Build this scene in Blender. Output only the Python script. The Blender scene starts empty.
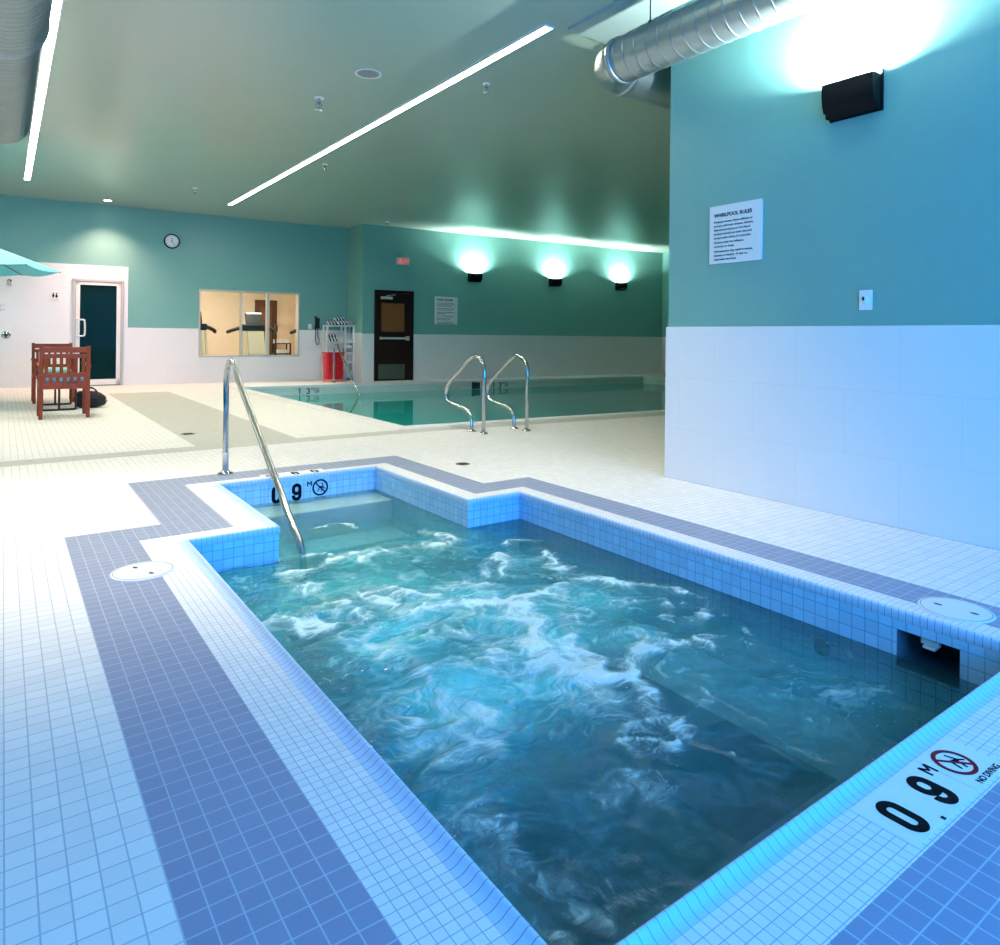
import bpy, math, random
import numpy as np
from mathutils import Vector, Matrix, noise
random.seed(7); noise.seed_set(11)
PI = math.pi
SC = bpy.context.scene
COL = SC.collection

# ------------------------------------------------------------------ materials
class NT:
    def __init__(s, name):
        m = bpy.data.materials.new(name); m.use_nodes = True
        s.m = m; s.t = m.node_tree; s.n = s.t.nodes; s.l = s.t.links
        s.n.clear(); s.out = s.n.new('ShaderNodeOutputMaterial')
    def node(s, typ, inp=None, **kw):
        nd = s.n.new(typ)
        for k, v in kw.items(): setattr(nd, k, v)
        for k, v in (inp or {}).items(): s.set(nd, k, v)
        return nd
    def set(s, nd, k, v):
        sock = nd.inputs[k]
        if isinstance(v, bpy.types.NodeSocket): s.l.new(v, sock)
        elif isinstance(v, bpy.types.Node): s.l.new(v.outputs[0], sock)
        else:
            if sock.type == 'RGBA' and len(v) == 3: v = (*v, 1)
            sock.default_value = v
    def math(s, op, a, b=None, c=None, clamp=False):
        nd = s.n.new('ShaderNodeMath'); nd.operation = op; nd.use_clamp = clamp
        for i, v in enumerate((a, b, c)):
            if v is not None: s.set(nd, i, v)
        return nd.outputs[0]
    def mix(s, f, a, b):
        nd = s.n.new('ShaderNodeMix'); nd.data_type = 'RGBA'
        s.set(nd, 0, f); s.set(nd, 6, a); s.set(nd, 7, b)
        return nd.outputs[2]
    def done(s, sh):
        s.l.new(sh.outputs[0] if isinstance(sh, bpy.types.Node) else sh, s.out.inputs['Surface'])
        return s.m
    def bsdf(s, **kw):
        nd = s.n.new('ShaderNodeBsdfPrincipled')
        for k, v in kw.items(): s.set(nd, k.replace('_', ' '), v)
        return nd

def mat(name, col, rough=.5, metal=0., nscale=None, namt=.06, bump=0., spec=.5, **kw):
    t = NT(name)
    c = col
    b = t.bsdf(Roughness=rough, Metallic=metal)
    t.set(b, 'Specular IOR Level', spec)
    if nscale:
        tc = t.node('ShaderNodeTexCoord')
        nz = t.node('ShaderNodeTexNoise', {'Vector': tc.outputs['Object'], 'Scale': nscale, 'Detail': 4.})
        c2 = tuple(min(1, x * (1 - namt * 2)) for x in col)
        c = t.mix(nz.outputs[0], c2, tuple(min(1, x * (1 + namt)) for x in col))
        if bump:
            bp = t.node('ShaderNodeBump', {'Height': nz.outputs[0], 'Strength': bump, 'Distance': .002})
            t.set(b, 'Normal', bp)
    t.set(b, 'Base Color', c)
    for k, v in kw.items(): t.set(b, k.replace('_', ' '), v)
    return t.done(b)

def emit(name, col, s):
    t = NT(name)
    return t.done(t.node('ShaderNodeEmission', {'Color': col, 'Strength': s}))

def tile(name, base, grout, pitch=(.0506, .0521, .0521), off=(.2635, 1.281, 0), gw=.0035, axes='xyz', rough=.3, var=.08, spec=.5):
    """small square tiles: grout lines on every axis the face does not face, each tile slightly its own tone"""
    t = NT(name)
    g = t.node('ShaderNodeNewGeometry')
    p = t.node('ShaderNodeSeparateXYZ', {0: g.outputs['Position']})
    n = t.node('ShaderNodeSeparateXYZ', {0: g.outputs['True Normal']})
    mask = None; cells = []
    for i, ax in enumerate('xyz'):
        q = t.math('SUBTRACT', p.outputs[i], off[i])
        cells.append(t.math('FLOOR', t.math('DIVIDE', q, pitch[i])))
        if ax not in axes: continue
        d = t.math('PINGPONG', q, pitch[i] / 2)
        line = t.math('LESS_THAN', d, gw / 2)
        face = t.math('LESS_THAN', t.math('ABSOLUTE', n.outputs[i]), .7)
        m = t.math('MULTIPLY', line, face)
        mask = m if mask is None else t.math('MAXIMUM', mask, m)
    cv = t.node('ShaderNodeCombineXYZ', {0: cells[0], 1: cells[1], 2: cells[2]})
    wn = t.node('ShaderNodeTexWhiteNoise', {0: cv}, noise_dimensions='3D')
    k = t.node('ShaderNodeMapRange', {0: wn.outputs[0], 3: 1 - var, 4: 1.})
    hv = t.node('ShaderNodeHueSaturation', {'Value': k.outputs[0], 'Color': base})
    c = t.mix(mask, hv.outputs[0], grout)
    b = t.bsdf(Base_Color=c, Roughness=t.math('ADD', rough, t.math('MULTIPLY', mask, .4)))
    t.set(b, 'Specular IOR Level', spec)
    bp = t.node('ShaderNodeBump', {'Height': t.math('SUBTRACT', 1., mask), 'Strength': .35, 'Distance': .0015})
    t.set(b, 'Normal', bp)
    return t.done(b)

def bigtile(name, col, grout, w=.62, h=.378, rough=.32):
    t = NT(name)
    g = t.node('ShaderNodeNewGeometry')
    p = t.node('ShaderNodeSeparateXYZ', {0: g.outputs['Position']})
    v = t.node('ShaderNodeCombineXYZ', {0: t.math('ADD', p.outputs[0], p.outputs[1]), 1: p.outputs[2], 2: 0.})
    br = t.node('ShaderNodeTexBrick', {'Vector': v, 'Color1': col, 'Color2': tuple(x * .985 for x in col), 'Mortar': grout,
                'Scale': 1., 'Mortar Size': .0022, 'Mortar Smooth': .2, 'Bias': 0., 'Brick Width': w, 'Row Height': h})
    b = t.bsdf(Base_Color=br.outputs[0], Roughness=rough)
    return t.done(b)

M = {}
M['deck'] = tile('white deck tile', (.82, .80, .76), (.50, .51, .53), gw=.0032, rough=.55, spec=.25)
M['band'] = tile('grey deck tile', (.25, .29, .41), (.46, .51, .59), gw=.0032, rough=.5, spec=.25)
M['farband'] = tile('beige grey deck tile', (.52, .51, .46), (.6, .6, .57), gw=.003, rough=.55, spec=.25)
M['cope'] = tile('coping tile', (.82, .81, .79), (.42, .44, .48), pitch=(.0256, .0256, .05), off=(.720, .948, 0), gw=.0021, rough=.5, spec=.25)
M['copx'] = tile('coping tile along x', (.82, .81, .79), (.42, .44, .48), pitch=(.0256, .0256, .05), off=(.723, .794, 0), gw=.0021, rough=.5, spec=.25)
M['curby'] = tile('curb tile along y', (.48, .66, .86), (.12, .19, .30), pitch=(.05, .0256, .05), off=(0, .948, 0), gw=.0019, axes='y', rough=.4, var=.03)
M['curbx'] = tile('curb tile along x', (.48, .66, .86), (.12, .19, .30), pitch=(.0256, .05, .05), off=(.723, 0, 0), gw=.0014, axes='x', rough=.4, var=.03)
M['pooltile'] = tile('blue pool wall tile', (.36, .67, .91), (.12, .29, .52), pitch=(.0521, .0521, .0521), off=(.775, .967, -.012), gw=.003, rough=.14, var=.12)
M['basin'] = tile('basin plaster', (.42, .60, .66), (.36, .5, .55), gw=.002, rough=.5, var=.04)
M['step'] = mat('step tile', (.72, .78, .76), .4, nscale=30, namt=.04)
M['lapwall'] = tile('pale green pool tile', (.60, .70, .64), (.5, .58, .54), pitch=(.1, .1, .1), gw=.004, rough=.25, var=.05)
M['paint'] = mat('teal wall paint', (.16, .38, .335), .42, nscale=14, namt=.03, bump=.05)
M['ceil'] = mat('ceiling paint', (.36, .46, .395), .26, nscale=.7, namt=.03, bump=.03, spec=.95)
M['soffit'] = mat('pale soffit board', (.32, .42, .40), .5, nscale=4, namt=.02)
M['wains'] = bigtile('white wall tile', (.78, .77, .76), (.70, .70, .69))
M['white'] = mat('white plastic', (.82, .82, .80), .35, nscale=9, namt=.02)
M['whitemetal'] = mat('white coated metal', (.78, .78, .76), .4, nscale=9, namt=.02)
M['sign'] = mat('white sign board', (.80, .80, .78), .4, nscale=8, namt=.02)
M['ink'] = mat('black lettering', (.004, .004, .006), .7, spec=.08)
M['inkgrey'] = mat('grey lettering', (.08, .10, .11), .5)
M['red'] = mat('red ring paint', (.22, .006, .015), .6, spec=.15)
M['chrome'] = mat('polished stainless steel', (.50, .50, .49), .06, 1., nscale=40, namt=.01)
M['alu'] = mat('brushed aluminium', (.52, .51, .46), .5, .3, nscale=25, namt=.03)
M['duct'] = mat('galvanised sheet metal', (.36, .42, .43), .40, .92, nscale=6, namt=.08)
M['black'] = mat('black lamp housing', (.003, .003, .004), .5, nscale=20, namt=.1, spec=.15)
M['blackplastic'] = mat('black plastic', (.012, .011, .012), .4, nscale=20, namt=.1)
M['bagcloth'] = mat('black bag cloth', (.012, .012, .014), .7, nscale=60, namt=.3, bump=.4)
M['darkmetal'] = mat('dark painted steel', (.02, .015, .014), .4, nscale=20, namt=.1)
M['redplastic'] = mat('red plastic', (.62, .012, .025), .3, nscale=12, namt=.05)
M['pinkplastic'] = mat('pale red rim plastic', (.75, .25, .2), .35, nscale=12, namt=.05)
M['towel'] = mat('white towel', (.82, .81, .78), .9, nscale=140, namt=.12, bump=.5)
M['greytowel'] = mat('grey towel', (.33, .38, .40), .9, nscale=140, namt=.12, bump=.5)
M['cushion'] = mat('pale teal cushion', (.36, .66, .60), .8, nscale=90, namt=.06, bump=.3)
M['turq'] = mat('turquoise canopy cloth', (.17, .70, .82), .7, nscale=50, namt=.05, bump=.2)
M['beige'] = mat('beige painted wall', (.78, .60, .42), .6, nscale=8, namt=.03)
M['gymfloor'] = mat('brown rubber floor', (.16, .10, .07), .6, nscale=40, namt=.15)
M['cream'] = mat('cream plastic', (.82, .68, .50), .35, nscale=9, namt=.03)
M['lamp'] = emit('linear lamp diffuser', (1, .95, .80), 36)
M['lampend'] = emit('sconce lamp', (.92, 1, 1), 60)
M['potlamp'] = emit('downlight lens', (1, .86, .66), 60)
M['gymlamp'] = emit('gym lamp diffuser', (1, .92, .80), 42)
M['grille'] = mat('grey speaker grille', (.27, .27, .27), .6, nscale=200, namt=.2)
M['trimgrey'] = mat('pale grey trim', (.62, .64, .62), .45, nscale=9, namt=.03)
M['lid'] = mat('white plastic lid', (.74, .77, .80), .35, nscale=60, namt=.03)
M['dark'] = mat('dark void', (.01, .013, .02), .6)
M['skim'] = mat('skimmer throat plastic', (.16, .22, .30), .4, nscale=20, namt=.05)
M['exitface'] = mat('pale exit sign face', (.62, .58, .55), .4)
M['exitred'] = emit('lit red letters', (1, .08, .09), .9)
M['rail'] = M['chrome']

def wood(name, a, b, sc=6., rough=.4):
    t = NT(name)
    tc = t.node('ShaderNodeTexCoord')
    mp = t.node('ShaderNodeMapping', {'Vector': tc.outputs['Object'], 'Scale': (18, 18, 2.2)})
    nz = t.node('ShaderNodeTexNoise', {'Vector': mp, 'Scale': sc, 'Detail': 5., 'Distortion': .6})
    c = t.mix(nz.outputs[0], a, b)
    b = t.bsdf(Base_Color=c, Roughness=rough); t.set(b, 'Specular IOR Level', .22)
    return t.done(b)
M['wood'] = wood('red brown varnished wood', (.16, .022, .004), (.42, .085, .018))
M['darkwood'] = wood('dark door veneer', (.010, .0035, .0025), (.028, .010, .006))
M['brownwood'] = wood('brown door frame wood', (.07, .022, .010), (.16, .06, .03))

def glass(name, tint, rough=.02, body=None, bodyf=0., ior=1.45):
    t = NT(name)
    fr = t.node('ShaderNodeFresnel', {'IOR': ior})
    tr = t.node('ShaderNodeBsdfTransparent', {'Color': tint})
    s = tr
    if body:
        df = t.node('ShaderNodeBsdfDiffuse', {'Color': body})
        mx = t.node('ShaderNodeMixShader', {0: bodyf}); t.l.new(tr.outputs[0], mx.inputs[1]); t.l.new(df.outputs[0], mx.inputs[2]); s = mx
    gl = t.node('ShaderNodeBsdfGlossy', {'Color': (1, 1, 1), 'Roughness': rough})
    mx = t.node('ShaderNodeMixShader', {0: fr.outputs[0]})
    t.l.new(s.outputs[0], mx.inputs[1]); t.l.new(gl.outputs[0], mx.inputs[2])
    return t.done(mx)
M['clear'] = glass('clear window pane', (.95, .97, .95), ior=1.12)
M['tinted'] = glass('dark tinted door pane', (.16, .3, .36), .03, (.005, .030, .036), .8, ior=1.07)
M['amber'] = glass('amber door pane', (.7, .35, .12), .05, (.26, .10, .035), .8)  # amber body colour mixed into the pane
M['dullglass'] = mat('dull metal kick plate', (.16, .17, .14), .35, .8, nscale=9, namt=.05)

def lapwater():
    t = NT('still teal pool water')
    g = t.node('ShaderNodeNewGeometry')
    nz = t.node('ShaderNodeTexNoise', {'Vector': g.outputs['Position'], 'Scale': 1.3, 'Detail': 2.})
    bp = t.node('ShaderNodeBump', {'Height': nz.outputs[0], 'Strength': .02, 'Distance': .05})
    fr = t.node('ShaderNodeFresnel', {'IOR': 1.33, 'Normal': bp})
    tr = t.node('ShaderNodeBsdfTransparent', {'Color': (.42, .74, .66)})
    df = t.node('ShaderNodeBsdfDiffuse', {'Color': (.02, .52, .49)})
    gl = t.node('ShaderNodeBsdfGlossy', {'Color': (1, 1, 1), 'Roughness': .03, 'Normal': bp})
    a = t.node('ShaderNodeMixShader', {0: .68}); t.l.new(tr.outputs[0], a.inputs[1]); t.l.new(df.outputs[0], a.inputs[2])
    mx = t.node('ShaderNodeMixShader', {0: fr.outputs[0]})
    t.l.new(a.outputs[0], mx.inputs[1]); t.l.new(gl.outputs[0], mx.inputs[2])
    return t.done(mx)
M['lapwater'] = lapwater()

def spawater():
    t = NT('churning whirlpool water')
    at = t.node('ShaderNodeAttribute', attribute_name='foam')
    ab = t.node('ShaderNodeAttribute', attribute_name='bubbles')
    g = t.node('ShaderNodeNewGeometry')
    wv = t.node('ShaderNodeTexNoise', {'Vector': g.outputs['Position'], 'Scale': 3.2, 'Detail': 3.})
    wp = t.node('ShaderNodeVectorMath', {0: g.outputs['Position'], 1: t.node('ShaderNodeVectorMath', {0: wv.outputs['Color'], 1: (.5, .5, .0)}, operation='MULTIPLY')}, operation='ADD')
    st1 = t.node('ShaderNodeMapping', {'Vector': wp, 'Rotation': (0, 0, math.radians(-12)), 'Scale': (8, 22, 8)})
    st2 = t.node('ShaderNodeMapping', {'Vector': wp, 'Rotation': (0, 0, math.radians(20)), 'Scale': (40, 85, 40)})
    n1 = t.node('ShaderNodeTexNoise', {'Vector': st1, 'Scale': 1., 'Detail': 8., 'Roughness': .7, 'Distortion': 1.1})
    n2 = t.node('ShaderNodeTexNoise', {'Vector': st2, 'Scale': 1., 'Detail': 4., 'Roughness': .6, 'Distortion': .6})
    # foam: the attribute opens a threshold on fine noise, so it breaks into lace at its edges
    k = t.math('ADD', t.math('MULTIPLY', n1.outputs[0], .65), t.math('MULTIPLY', n2.outputs[0], .35))
    fo = t.node('ShaderNodeMapRange', {0: t.math('ADD', k, at.outputs['Fac']), 1: .575, 2: .95})
    foam = t.math('MULTIPLY', fo.outputs[0], .88, clamp=True)
    bub = t.math('MULTIPLY', ab.outputs['Fac'], t.node('ShaderNodeMapRange', {0: n1.outputs[0], 1: .25, 2: .75, 3: .55, 4: 1.15}).outputs[0], clamp=True)
    body = t.mix(bub, (.010, .22, .26), (.11, .64, .66))
    col = t.mix(foam, body, (.70, .90, .87))
    bp = t.node('ShaderNodeBump', {'Height': t.math('ADD', n1.outputs[0], t.math('MULTIPLY', n2.outputs[0], .3)), 'Strength': .9, 'Distance': .02})
    fr = t.node('ShaderNodeFresnel', {'IOR': 1.33, 'Normal': bp})
    tr = t.node('ShaderNodeBsdfTransparent', {'Color': (.86, .97, .96)})
    df = t.node('ShaderNodeBsdfDiffuse', {'Color': col, 'Normal': bp})
    gl = t.node('ShaderNodeBsdfGlossy', {'Color': (1, 1, 1), 'Roughness': .06, 'Normal': bp})
    turb = t.math('ADD', .14, t.math('MULTIPLY', t.math('MAXIMUM', foam, bub), 1.15), clamp=True)
    a = t.node('ShaderNodeMixShader', {0: turb}); t.l.new(tr.outputs[0], a.inputs[1]); t.l.new(df.outputs[0], a.inputs[2])
    mx = t.node('ShaderNodeMixShader', {0: t.math('MULTIPLY', fr.outputs[0], t.math('SUBTRACT', 1., t.math('MULTIPLY', foam, .7)))})
    t.l.new(a.outputs[0], mx.inputs[1]); t.l.new(gl.outputs[0], mx.inputs[2])
    va = t.node('ShaderNodeVolumeAbsorption', {'Color': (.06, .66, .72), 'Density': 1.5})
    t.l.new(va.outputs[0], t.out.inputs['Volume'])
    return t.done(mx)
M['spawater'] = spawater()

# ------------------------------------------------------------------ mesh helpers
class MB:
    def __init__(s): s.v = []; s.f = []; s.mi = []; s.sm = []
    def add(s, vs, fs, mi=0, smooth=False):
        b = len(s.v); s.v += [tuple(p) for p in vs]
        for f in fs: s.f.append(tuple(b + i for i in f)); s.mi.append(mi); s.sm.append(smooth)
        return s
    def box(s, a, b, mi=0, M4=None):
        x0, y0, z0 = a; x1, y1, z1 = b
        vs = [(x0, y0, z0), (x1, y0, z0), (x1, y1, z0), (x0, y1, z0), (x0, y0, z1), (x1, y0, z1), (x1, y1, z1), (x0, y1, z1)]
        if M4 is not None: vs = [tuple(M4 @ Vector(p)) for p in vs]
        return s.add(vs, [(0, 3, 2, 1), (4, 5, 6, 7), (0, 1, 5, 4), (1, 2, 6, 5), (2, 3, 7, 6), (3, 0, 4, 7)], mi)
    def quad(s, *p, mi=0): return s.add(p, [tuple(range(len(p)))], mi)
    def prism(s, poly, z0, z1, mi=0, T=None, smooth=False):
        """poly: 2-D outline (ccw); T maps (x, y, z) to a point"""
        T = T or (lambda x, y, z: (x, y, z)); n = len(poly)
        vs = [T(x, y, z0) for x, y in poly] + [T(x, y, z1) for x, y in poly]
        s.add(vs, [tuple(range(n))[::-1], tuple(range(n, 2 * n))], mi)
        b = len(s.v) - 2 * n
        for i in range(n):
            j = (i + 1) % n; s.f.append((b + i, b + j, b + n + j, b + n + i)); s.mi.append(mi); s.sm.append(smooth)
        return s
    def tube(s, path, r, seg=14, mi=0, caps=True):
        P = [Vector(p) for p in path]; n = len(P); rr = r if hasattr(r, '__len__') else [r] * n
        T = []
        for i in range(n):
            d = (P[min(i + 1, n - 1)] - P[max(i - 1, 0)]); T.append(d.normalized())
        u = T[0].orthogonal().normalized(); vs = []
        for i in range(n):
            u = (u - T[i] * u.dot(T[i])).normalized(); w = T[i].cross(u)
            for k in range(seg):
                a = 2 * PI * k / seg; vs.append(P[i] + (u * math.cos(a) + w * math.sin(a)) * rr[i])
        fs = []
        for i in range(n - 1):
            for k in range(seg):
                k2 = (k + 1) % seg; fs.append((i * seg + k, i * seg + k2, (i + 1) * seg + k2, (i + 1) * seg + k))
        s.add(vs, fs, mi, True)
        b = len(s.v) - n * seg
        if caps:
            s.f.append(tuple(b + k for k in range(seg))[::-1]); s.f.append(tuple(b + (n - 1) * seg + k for k in range(seg)))
            s.mi += [mi, mi]; s.sm += [False, False]
        return s
    def lathe(s, prof, c=(0, 0, 0), seg=28, mi=0, T=None, smooth=True):
        T = T or (lambda x, y, z: (c[0] + x, c[1] + y, c[2] + z)); vs = []; fs = []; n = len(prof)
        for k in range(seg):
            a = 2 * PI * k / seg
            for r, z in prof: vs.append(T(r * math.cos(a), r * math.sin(a), z))
        for k in range(seg):
            k2 = (k + 1) % seg
            for i in range(n - 1): fs.append((k * n + i, k2 * n + i, k2 * n + i + 1, k * n + i + 1))
        return s.add(vs, fs, mi, smooth)
    def build(s, name, mats, parent=None, bevel=0., loc=None, rotz=0.):
        me = bpy.data.meshes.new(name); me.from_pydata(s.v, [], s.f)
        for m in (mats if isinstance(mats, (list, tuple)) else [mats]): me.materials.append(m)
        me.polygons.foreach_set('material_index', s.mi); me.polygons.foreach_set('use_smooth', s.sm); me.update()
        o = bpy.data.objects.new(name, me); COL.objects.link(o)
        if parent: o.parent = parent
        if loc: o.location = loc
        if rotz: o.rotation_euler = (0, 0, rotz)
        if bevel:
            b = o.modifiers.new('bevel', 'BEVEL'); b.width = bevel; b.segments = 2; b.limit_method = 'ANGLE'; b.angle_limit = .6
        return o

def tag(o, label=None, cat=None, group=None, kind=None):
    if label: o['label'] = label
    if cat: o['category'] = cat
    if group: o['group'] = group
    if kind: o['kind'] = kind
    return o
def thing(name, label, cat, loc=(0, 0, 0), rotz=0., group=None):
    o = bpy.data.objects.new(name, None); COL.objects.link(o); o.empty_display_size = .05
    o.location = loc; o.rotation_euler = (0, 0, rotz)
    return tag(o, label, cat, group)
def struct(o, label, cat): return tag(o, label, cat, kind='structure')
def box(a, b): return MB().box(a, b)
def dup(root, loc, rotz, label, group=None):
    r = root.copy(); COL.objects.link(r); r.location = loc; r.rotation_euler = (0, 0, rotz); r['label'] = label
    if group: r['group'] = group
    for ch in list(root.children):
        c = ch.copy(); COL.objects.link(c); c.parent = r
        for g in list(ch.children):
            d = g.copy(); COL.objects.link(d); d.parent = c
    return r
def smooth_path(pts, n=6, closed=False):
    """Catmull-Rom through pts"""
    P = [Vector(p) for p in pts]; out = []
    for i in range(len(P) - 1):
        p0 = P[max(i - 1, 0)]; p1 = P[i]; p2 = P[i + 1]; p3 = P[min(i + 2, len(P) - 1)]
        for k in range(n):
            t = k / n
            out.append(.5 * ((2 * p1) + (p2 - p0) * t + (2 * p0 - 5 * p1 + 4 * p2 - p3) * t * t + (3 * p1 - p0 - 3 * p2 + p3) * t ** 3))
    out.append(P[-1]); return out
def text(body, size, m, parent, name='lettering', loc=(0, 0, 0), rot=(0, 0, 0), bold=0., sx=1., align='CENTER', ext=.0004, spacing=1., line=1.):
    cu = bpy.data.curves.new('t', 'FONT'); cu.body = body; cu.size = size; cu.align_x = align; cu.align_y = 'CENTER' if align == 'CENTER' else 'TOP'
    cu.extrude = ext; cu.offset = bold; cu.space_character = spacing; cu.space_line = line; cu.resolution_u = 3
    tmp = bpy.data.objects.new('t', cu); COL.objects.link(tmp)
    dg = bpy.context.evaluated_depsgraph_get()
    me = bpy.data.meshes.new_from_object(tmp.evaluated_get(dg)); me.name = name
    bpy.data.objects.remove(tmp); bpy.data.curves.remove(cu)
    me.materials.clear(); me.materials.append(m)
    o = bpy.data.objects.new(name, me); COL.objects.link(o); o.parent = parent
    o.location = loc; o.rotation_euler = rot; o.scale = (sx, 1, 1)
    return o
UP = (PI / 2, 0, 0)      # text standing on a wall, seen from local -y
def ring_pts(r, n=40): return [(r * math.cos(2 * PI * k / n), r * math.sin(2 * PI * k / n)) for k in range(n)]
def annulus(mb, r0, r1, z0, z1, T=None, mi=0, n=40):
    T = T or (lambda x, y, z: (x, y, z)); A = ring_pts(r0, n); B = ring_pts(r1, n); vs = []
    for (a, b) in zip(A, B): vs += [T(*a, z1), T(*b, z1), T(*a, z0), T(*b, z0)]
    fs = []
    for k in range(n):
        i = 4 * k; j = 4 * ((k + 1) % n)
        fs += [(i, i + 1, j + 1, j), (i + 1, i + 3, j + 3, j + 1), (i + 2, i, j, j + 2), (i + 3, i + 2, j + 2, j + 3)]
    return mb.add(vs, fs, mi)

# ------------------------------------------------------------------ layout
H_CEIL = 3.565
def YB(x): return 15.7 - .05 * x             # back wall (doorway, window, clock)
AB = math.atan(-.05)
def YD(x): return 14.5 - .075 * (x - 6.6)    # wall behind the lap pool
AD = math.atan(-.075)
RX = 4.085                                   # wall beside the whirlpool
R0 = -2.4                                    # wall behind the camera
XL = -4.2                                    # left wall
XE = 15.85                                   # end wall of the pool hall

# whirlpool outline, inner face, counter-clockwise
LIP = [(.762, .836), (2.81, .836), (2.81, 3.66), (2.40, 3.66), (2.40, 5.0), (1.22, 5.0), (1.22, 3.72), (.762, 3.72)]
def offs(poly, d):
    out = []; n = len(poly)
    for i in range(n):
        p = Vector(poly[i]); a = (p - Vector(poly[i - 1])).normalized(); b = (Vector(poly[(i + 1) % n]) - p).normalized()
        na = Vector((a.y, -a.x)); nb = Vector((b.y, -b.x)); out.append(tuple(p + (na + nb) * d / (1 + na.dot(nb))))
    return out
WATER_Z = -.168

# ---- floor: near field as cells, far field as strips
def n_(x): return 6.56 + .04 * (x + 5) / 8.73 if x <= 3.73 else max(6.60 - .09 * (x - 3.73), 6.2)
def f_(x): return n_(x) + .27
def l_(x): return 7.06 - .09 * (x - 3.73)    # lap pool, near edge
def e_(x): return 13.85 - .09 * (x - 3.75)   # lap pool, far edge
PX0, PX1 = 3.74, 14.1
inner = offs(LIP, .042)
def inpoly(x, y, P):
    r = False; j = len(P) - 1
    for i in range(len(P)):
        (xi, yi), (xj, yj) = P[i], P[j]
        if (yi > y) != (yj > y) and x < (xj - xi) * (y - yi) / (yj - yi) + xi: r = not r
        j = i
    return r
BI = [(.566, .635), (2.965, .635), (2.965, 3.82), (2.56, 3.82), (2.56, 5.15), (1.03, 5.15), (1.03, 3.885), (.566, 3.885)]
BO = [(.2635, .33), (3.195, .33), (3.195, 4.06), (2.79, 4.06), (2.79, 5.40), (.712, 5.42), (.712, 4.158), (.2635, 4.158)]
BO[4] = (2.79, 5.42)
xs = sorted({XL, RX, XE} | {p[0] for P in (inner, BI, BO) for p in P}); ys = sorted({R0, 6.2, 3.495} | {p[1] for P in (inner, BI, BO) for p in P})
fl = MB()
for i in range(len(xs) - 1):
    for j in range(len(ys) - 1):
        x0, x1, y0, y1 = xs[i], xs[i + 1], ys[j], ys[j + 1]; cx, cy = (x0 + x1) / 2, (y0 + y1) / 2
        if inpoly(cx, cy, inner): continue
        if cx > RX and cy < 3.495: continue
        if inpoly(cx, cy, BI):
            vertical = (cx < .8 or cx > 2.83) or (cy > 3.82 and cy < 5.02 and (cx < 1.2 or cx > 2.42))
            mi = 2 if vertical and not (cy < .79) else 3
        elif inpoly(cx, cy, BO): mi = 1
        else: mi = 0
        fl.quad((x0, y0, 0), (x1, y0, 0), (x1, y1, 0), (x0, y1, 0), mi=mi)
st = [XL, 1.46, 2.42, PX0, 6.6, 8.1, PX1, XE]
for a, b in zip(st[:-1], st[1:]):
    top = lambda x: YB(x) if b <= 6.6 else YD(x)
    L = [(lambda x: 6.2), n_, f_]
    mats = [0, 4]
    if a >= PX0 and b <= PX1: L += [l_, e_, top]; mats += [0, None, 0]
    elif a == 1.46: L += [lambda x: 13.55, top]; mats += [4, 0]
    else: L += [top]; mats += [0]
    for k, m_ in enumerate(mats):
        if m_ is None: continue
        lo, hi = L[k], L[k + 1]
        if hi(a) - lo(a) < 1e-4: continue
        fl.quad((a, lo(a), 0), (b, lo(b), 0), (b, hi(b), 0), (a, hi(a), 0), mi=m_)
struct(fl.build('floor', [M['deck'], M['band'], M['cope'], M['copx'], M['farband']]), 'cream tiled pool deck with grey tile bands', 'floor')

# ---- ceiling and walls
struct(box((XL, R0, H_CEIL), (XE, 16.2, H_CEIL + .12)).build('ceiling', M['ceil']), 'grey green glossy ceiling over the pool hall', 'ceiling')
struct(box((RX, R0 - .2, 0), (XE + .2, 3.495, H_CEIL)).build('wall_right', M['paint']), 'teal wall beside the whirlpool with white tile below', 'wall')
struct(box((RX - .018, R0, 0), (RX, 3.506, 1.133)).build('trim_1', M['wains'], bevel=.004), 'white tiled lower wall beside the whirlpool', 'wall tiling')
# soffit strip over the duct
struct(box((3.70, R0, H_CEIL - .03), (RX + .8, 4.24, H_CEIL)).build('trim_2', M['soffit']), 'pale soffit panel above the round duct', 'soffit')
WT = .16
wx0, wx1, wz0, wz1 = 3.345, 5.47, .545, 1.985      # window opening in the back wall
dx0, dx1, dz = 1.085, 1.955, 2.085
L0, L1 = -4.3, 6.62
k = 1 / math.cos(AB)
def U(x): return x * k
wb = MB()
for a, b in (((U(L0), 0, 0), (U(wx0), WT, H_CEIL)), ((U(wx1), 0, 0), (U(L1), WT, H_CEIL)), ((U(wx0), 0, 0), (U(wx1), WT, wz0)), ((U(wx0), 0, wz1), (U(wx1), WT, H_CEIL))):
    wb.box(a, b)
struct(wb.build('wall_back', M['paint'], loc=(0, 15.7, 0), rotz=AB), 'teal back wall with clock and gym window', 'wall')
tr = MB()   # white tile on the back wall: low, and full height round the shower corner
hh, t_ = 1.15, .02
tr.box((U(L0), -t_, 0), (U(dx0) - .0, 0, 2.36)); tr.box((U(dx1), -t_, 0), (U(2.03), 0, 2.36)); tr.box((U(dx0), -t_, dz + .0), (U(dx1), 0, 2.36))
tr.box((U(2.03), -t_, 0), (U(wx0), 0, hh)); tr.box((U(wx1), -t_, 0), (U(L1), 0, hh)); tr.box((U(wx0), -t_, 0), (U(wx1), 0, wz0))
struct(tr.build('trim_3', M['wains'], loc=(0, 15.7, 0), rotz=AB), 'white tiling along the foot of the back wall', 'wall tiling')
struct(box((U(2.1), -.035, 0), (U(L1), -.02, .09)).build('baseboard_back', M['wains'], loc=(0, 15.7, 0), rotz=AB), 'low white tile base of the back wall', 'baseboard')
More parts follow.
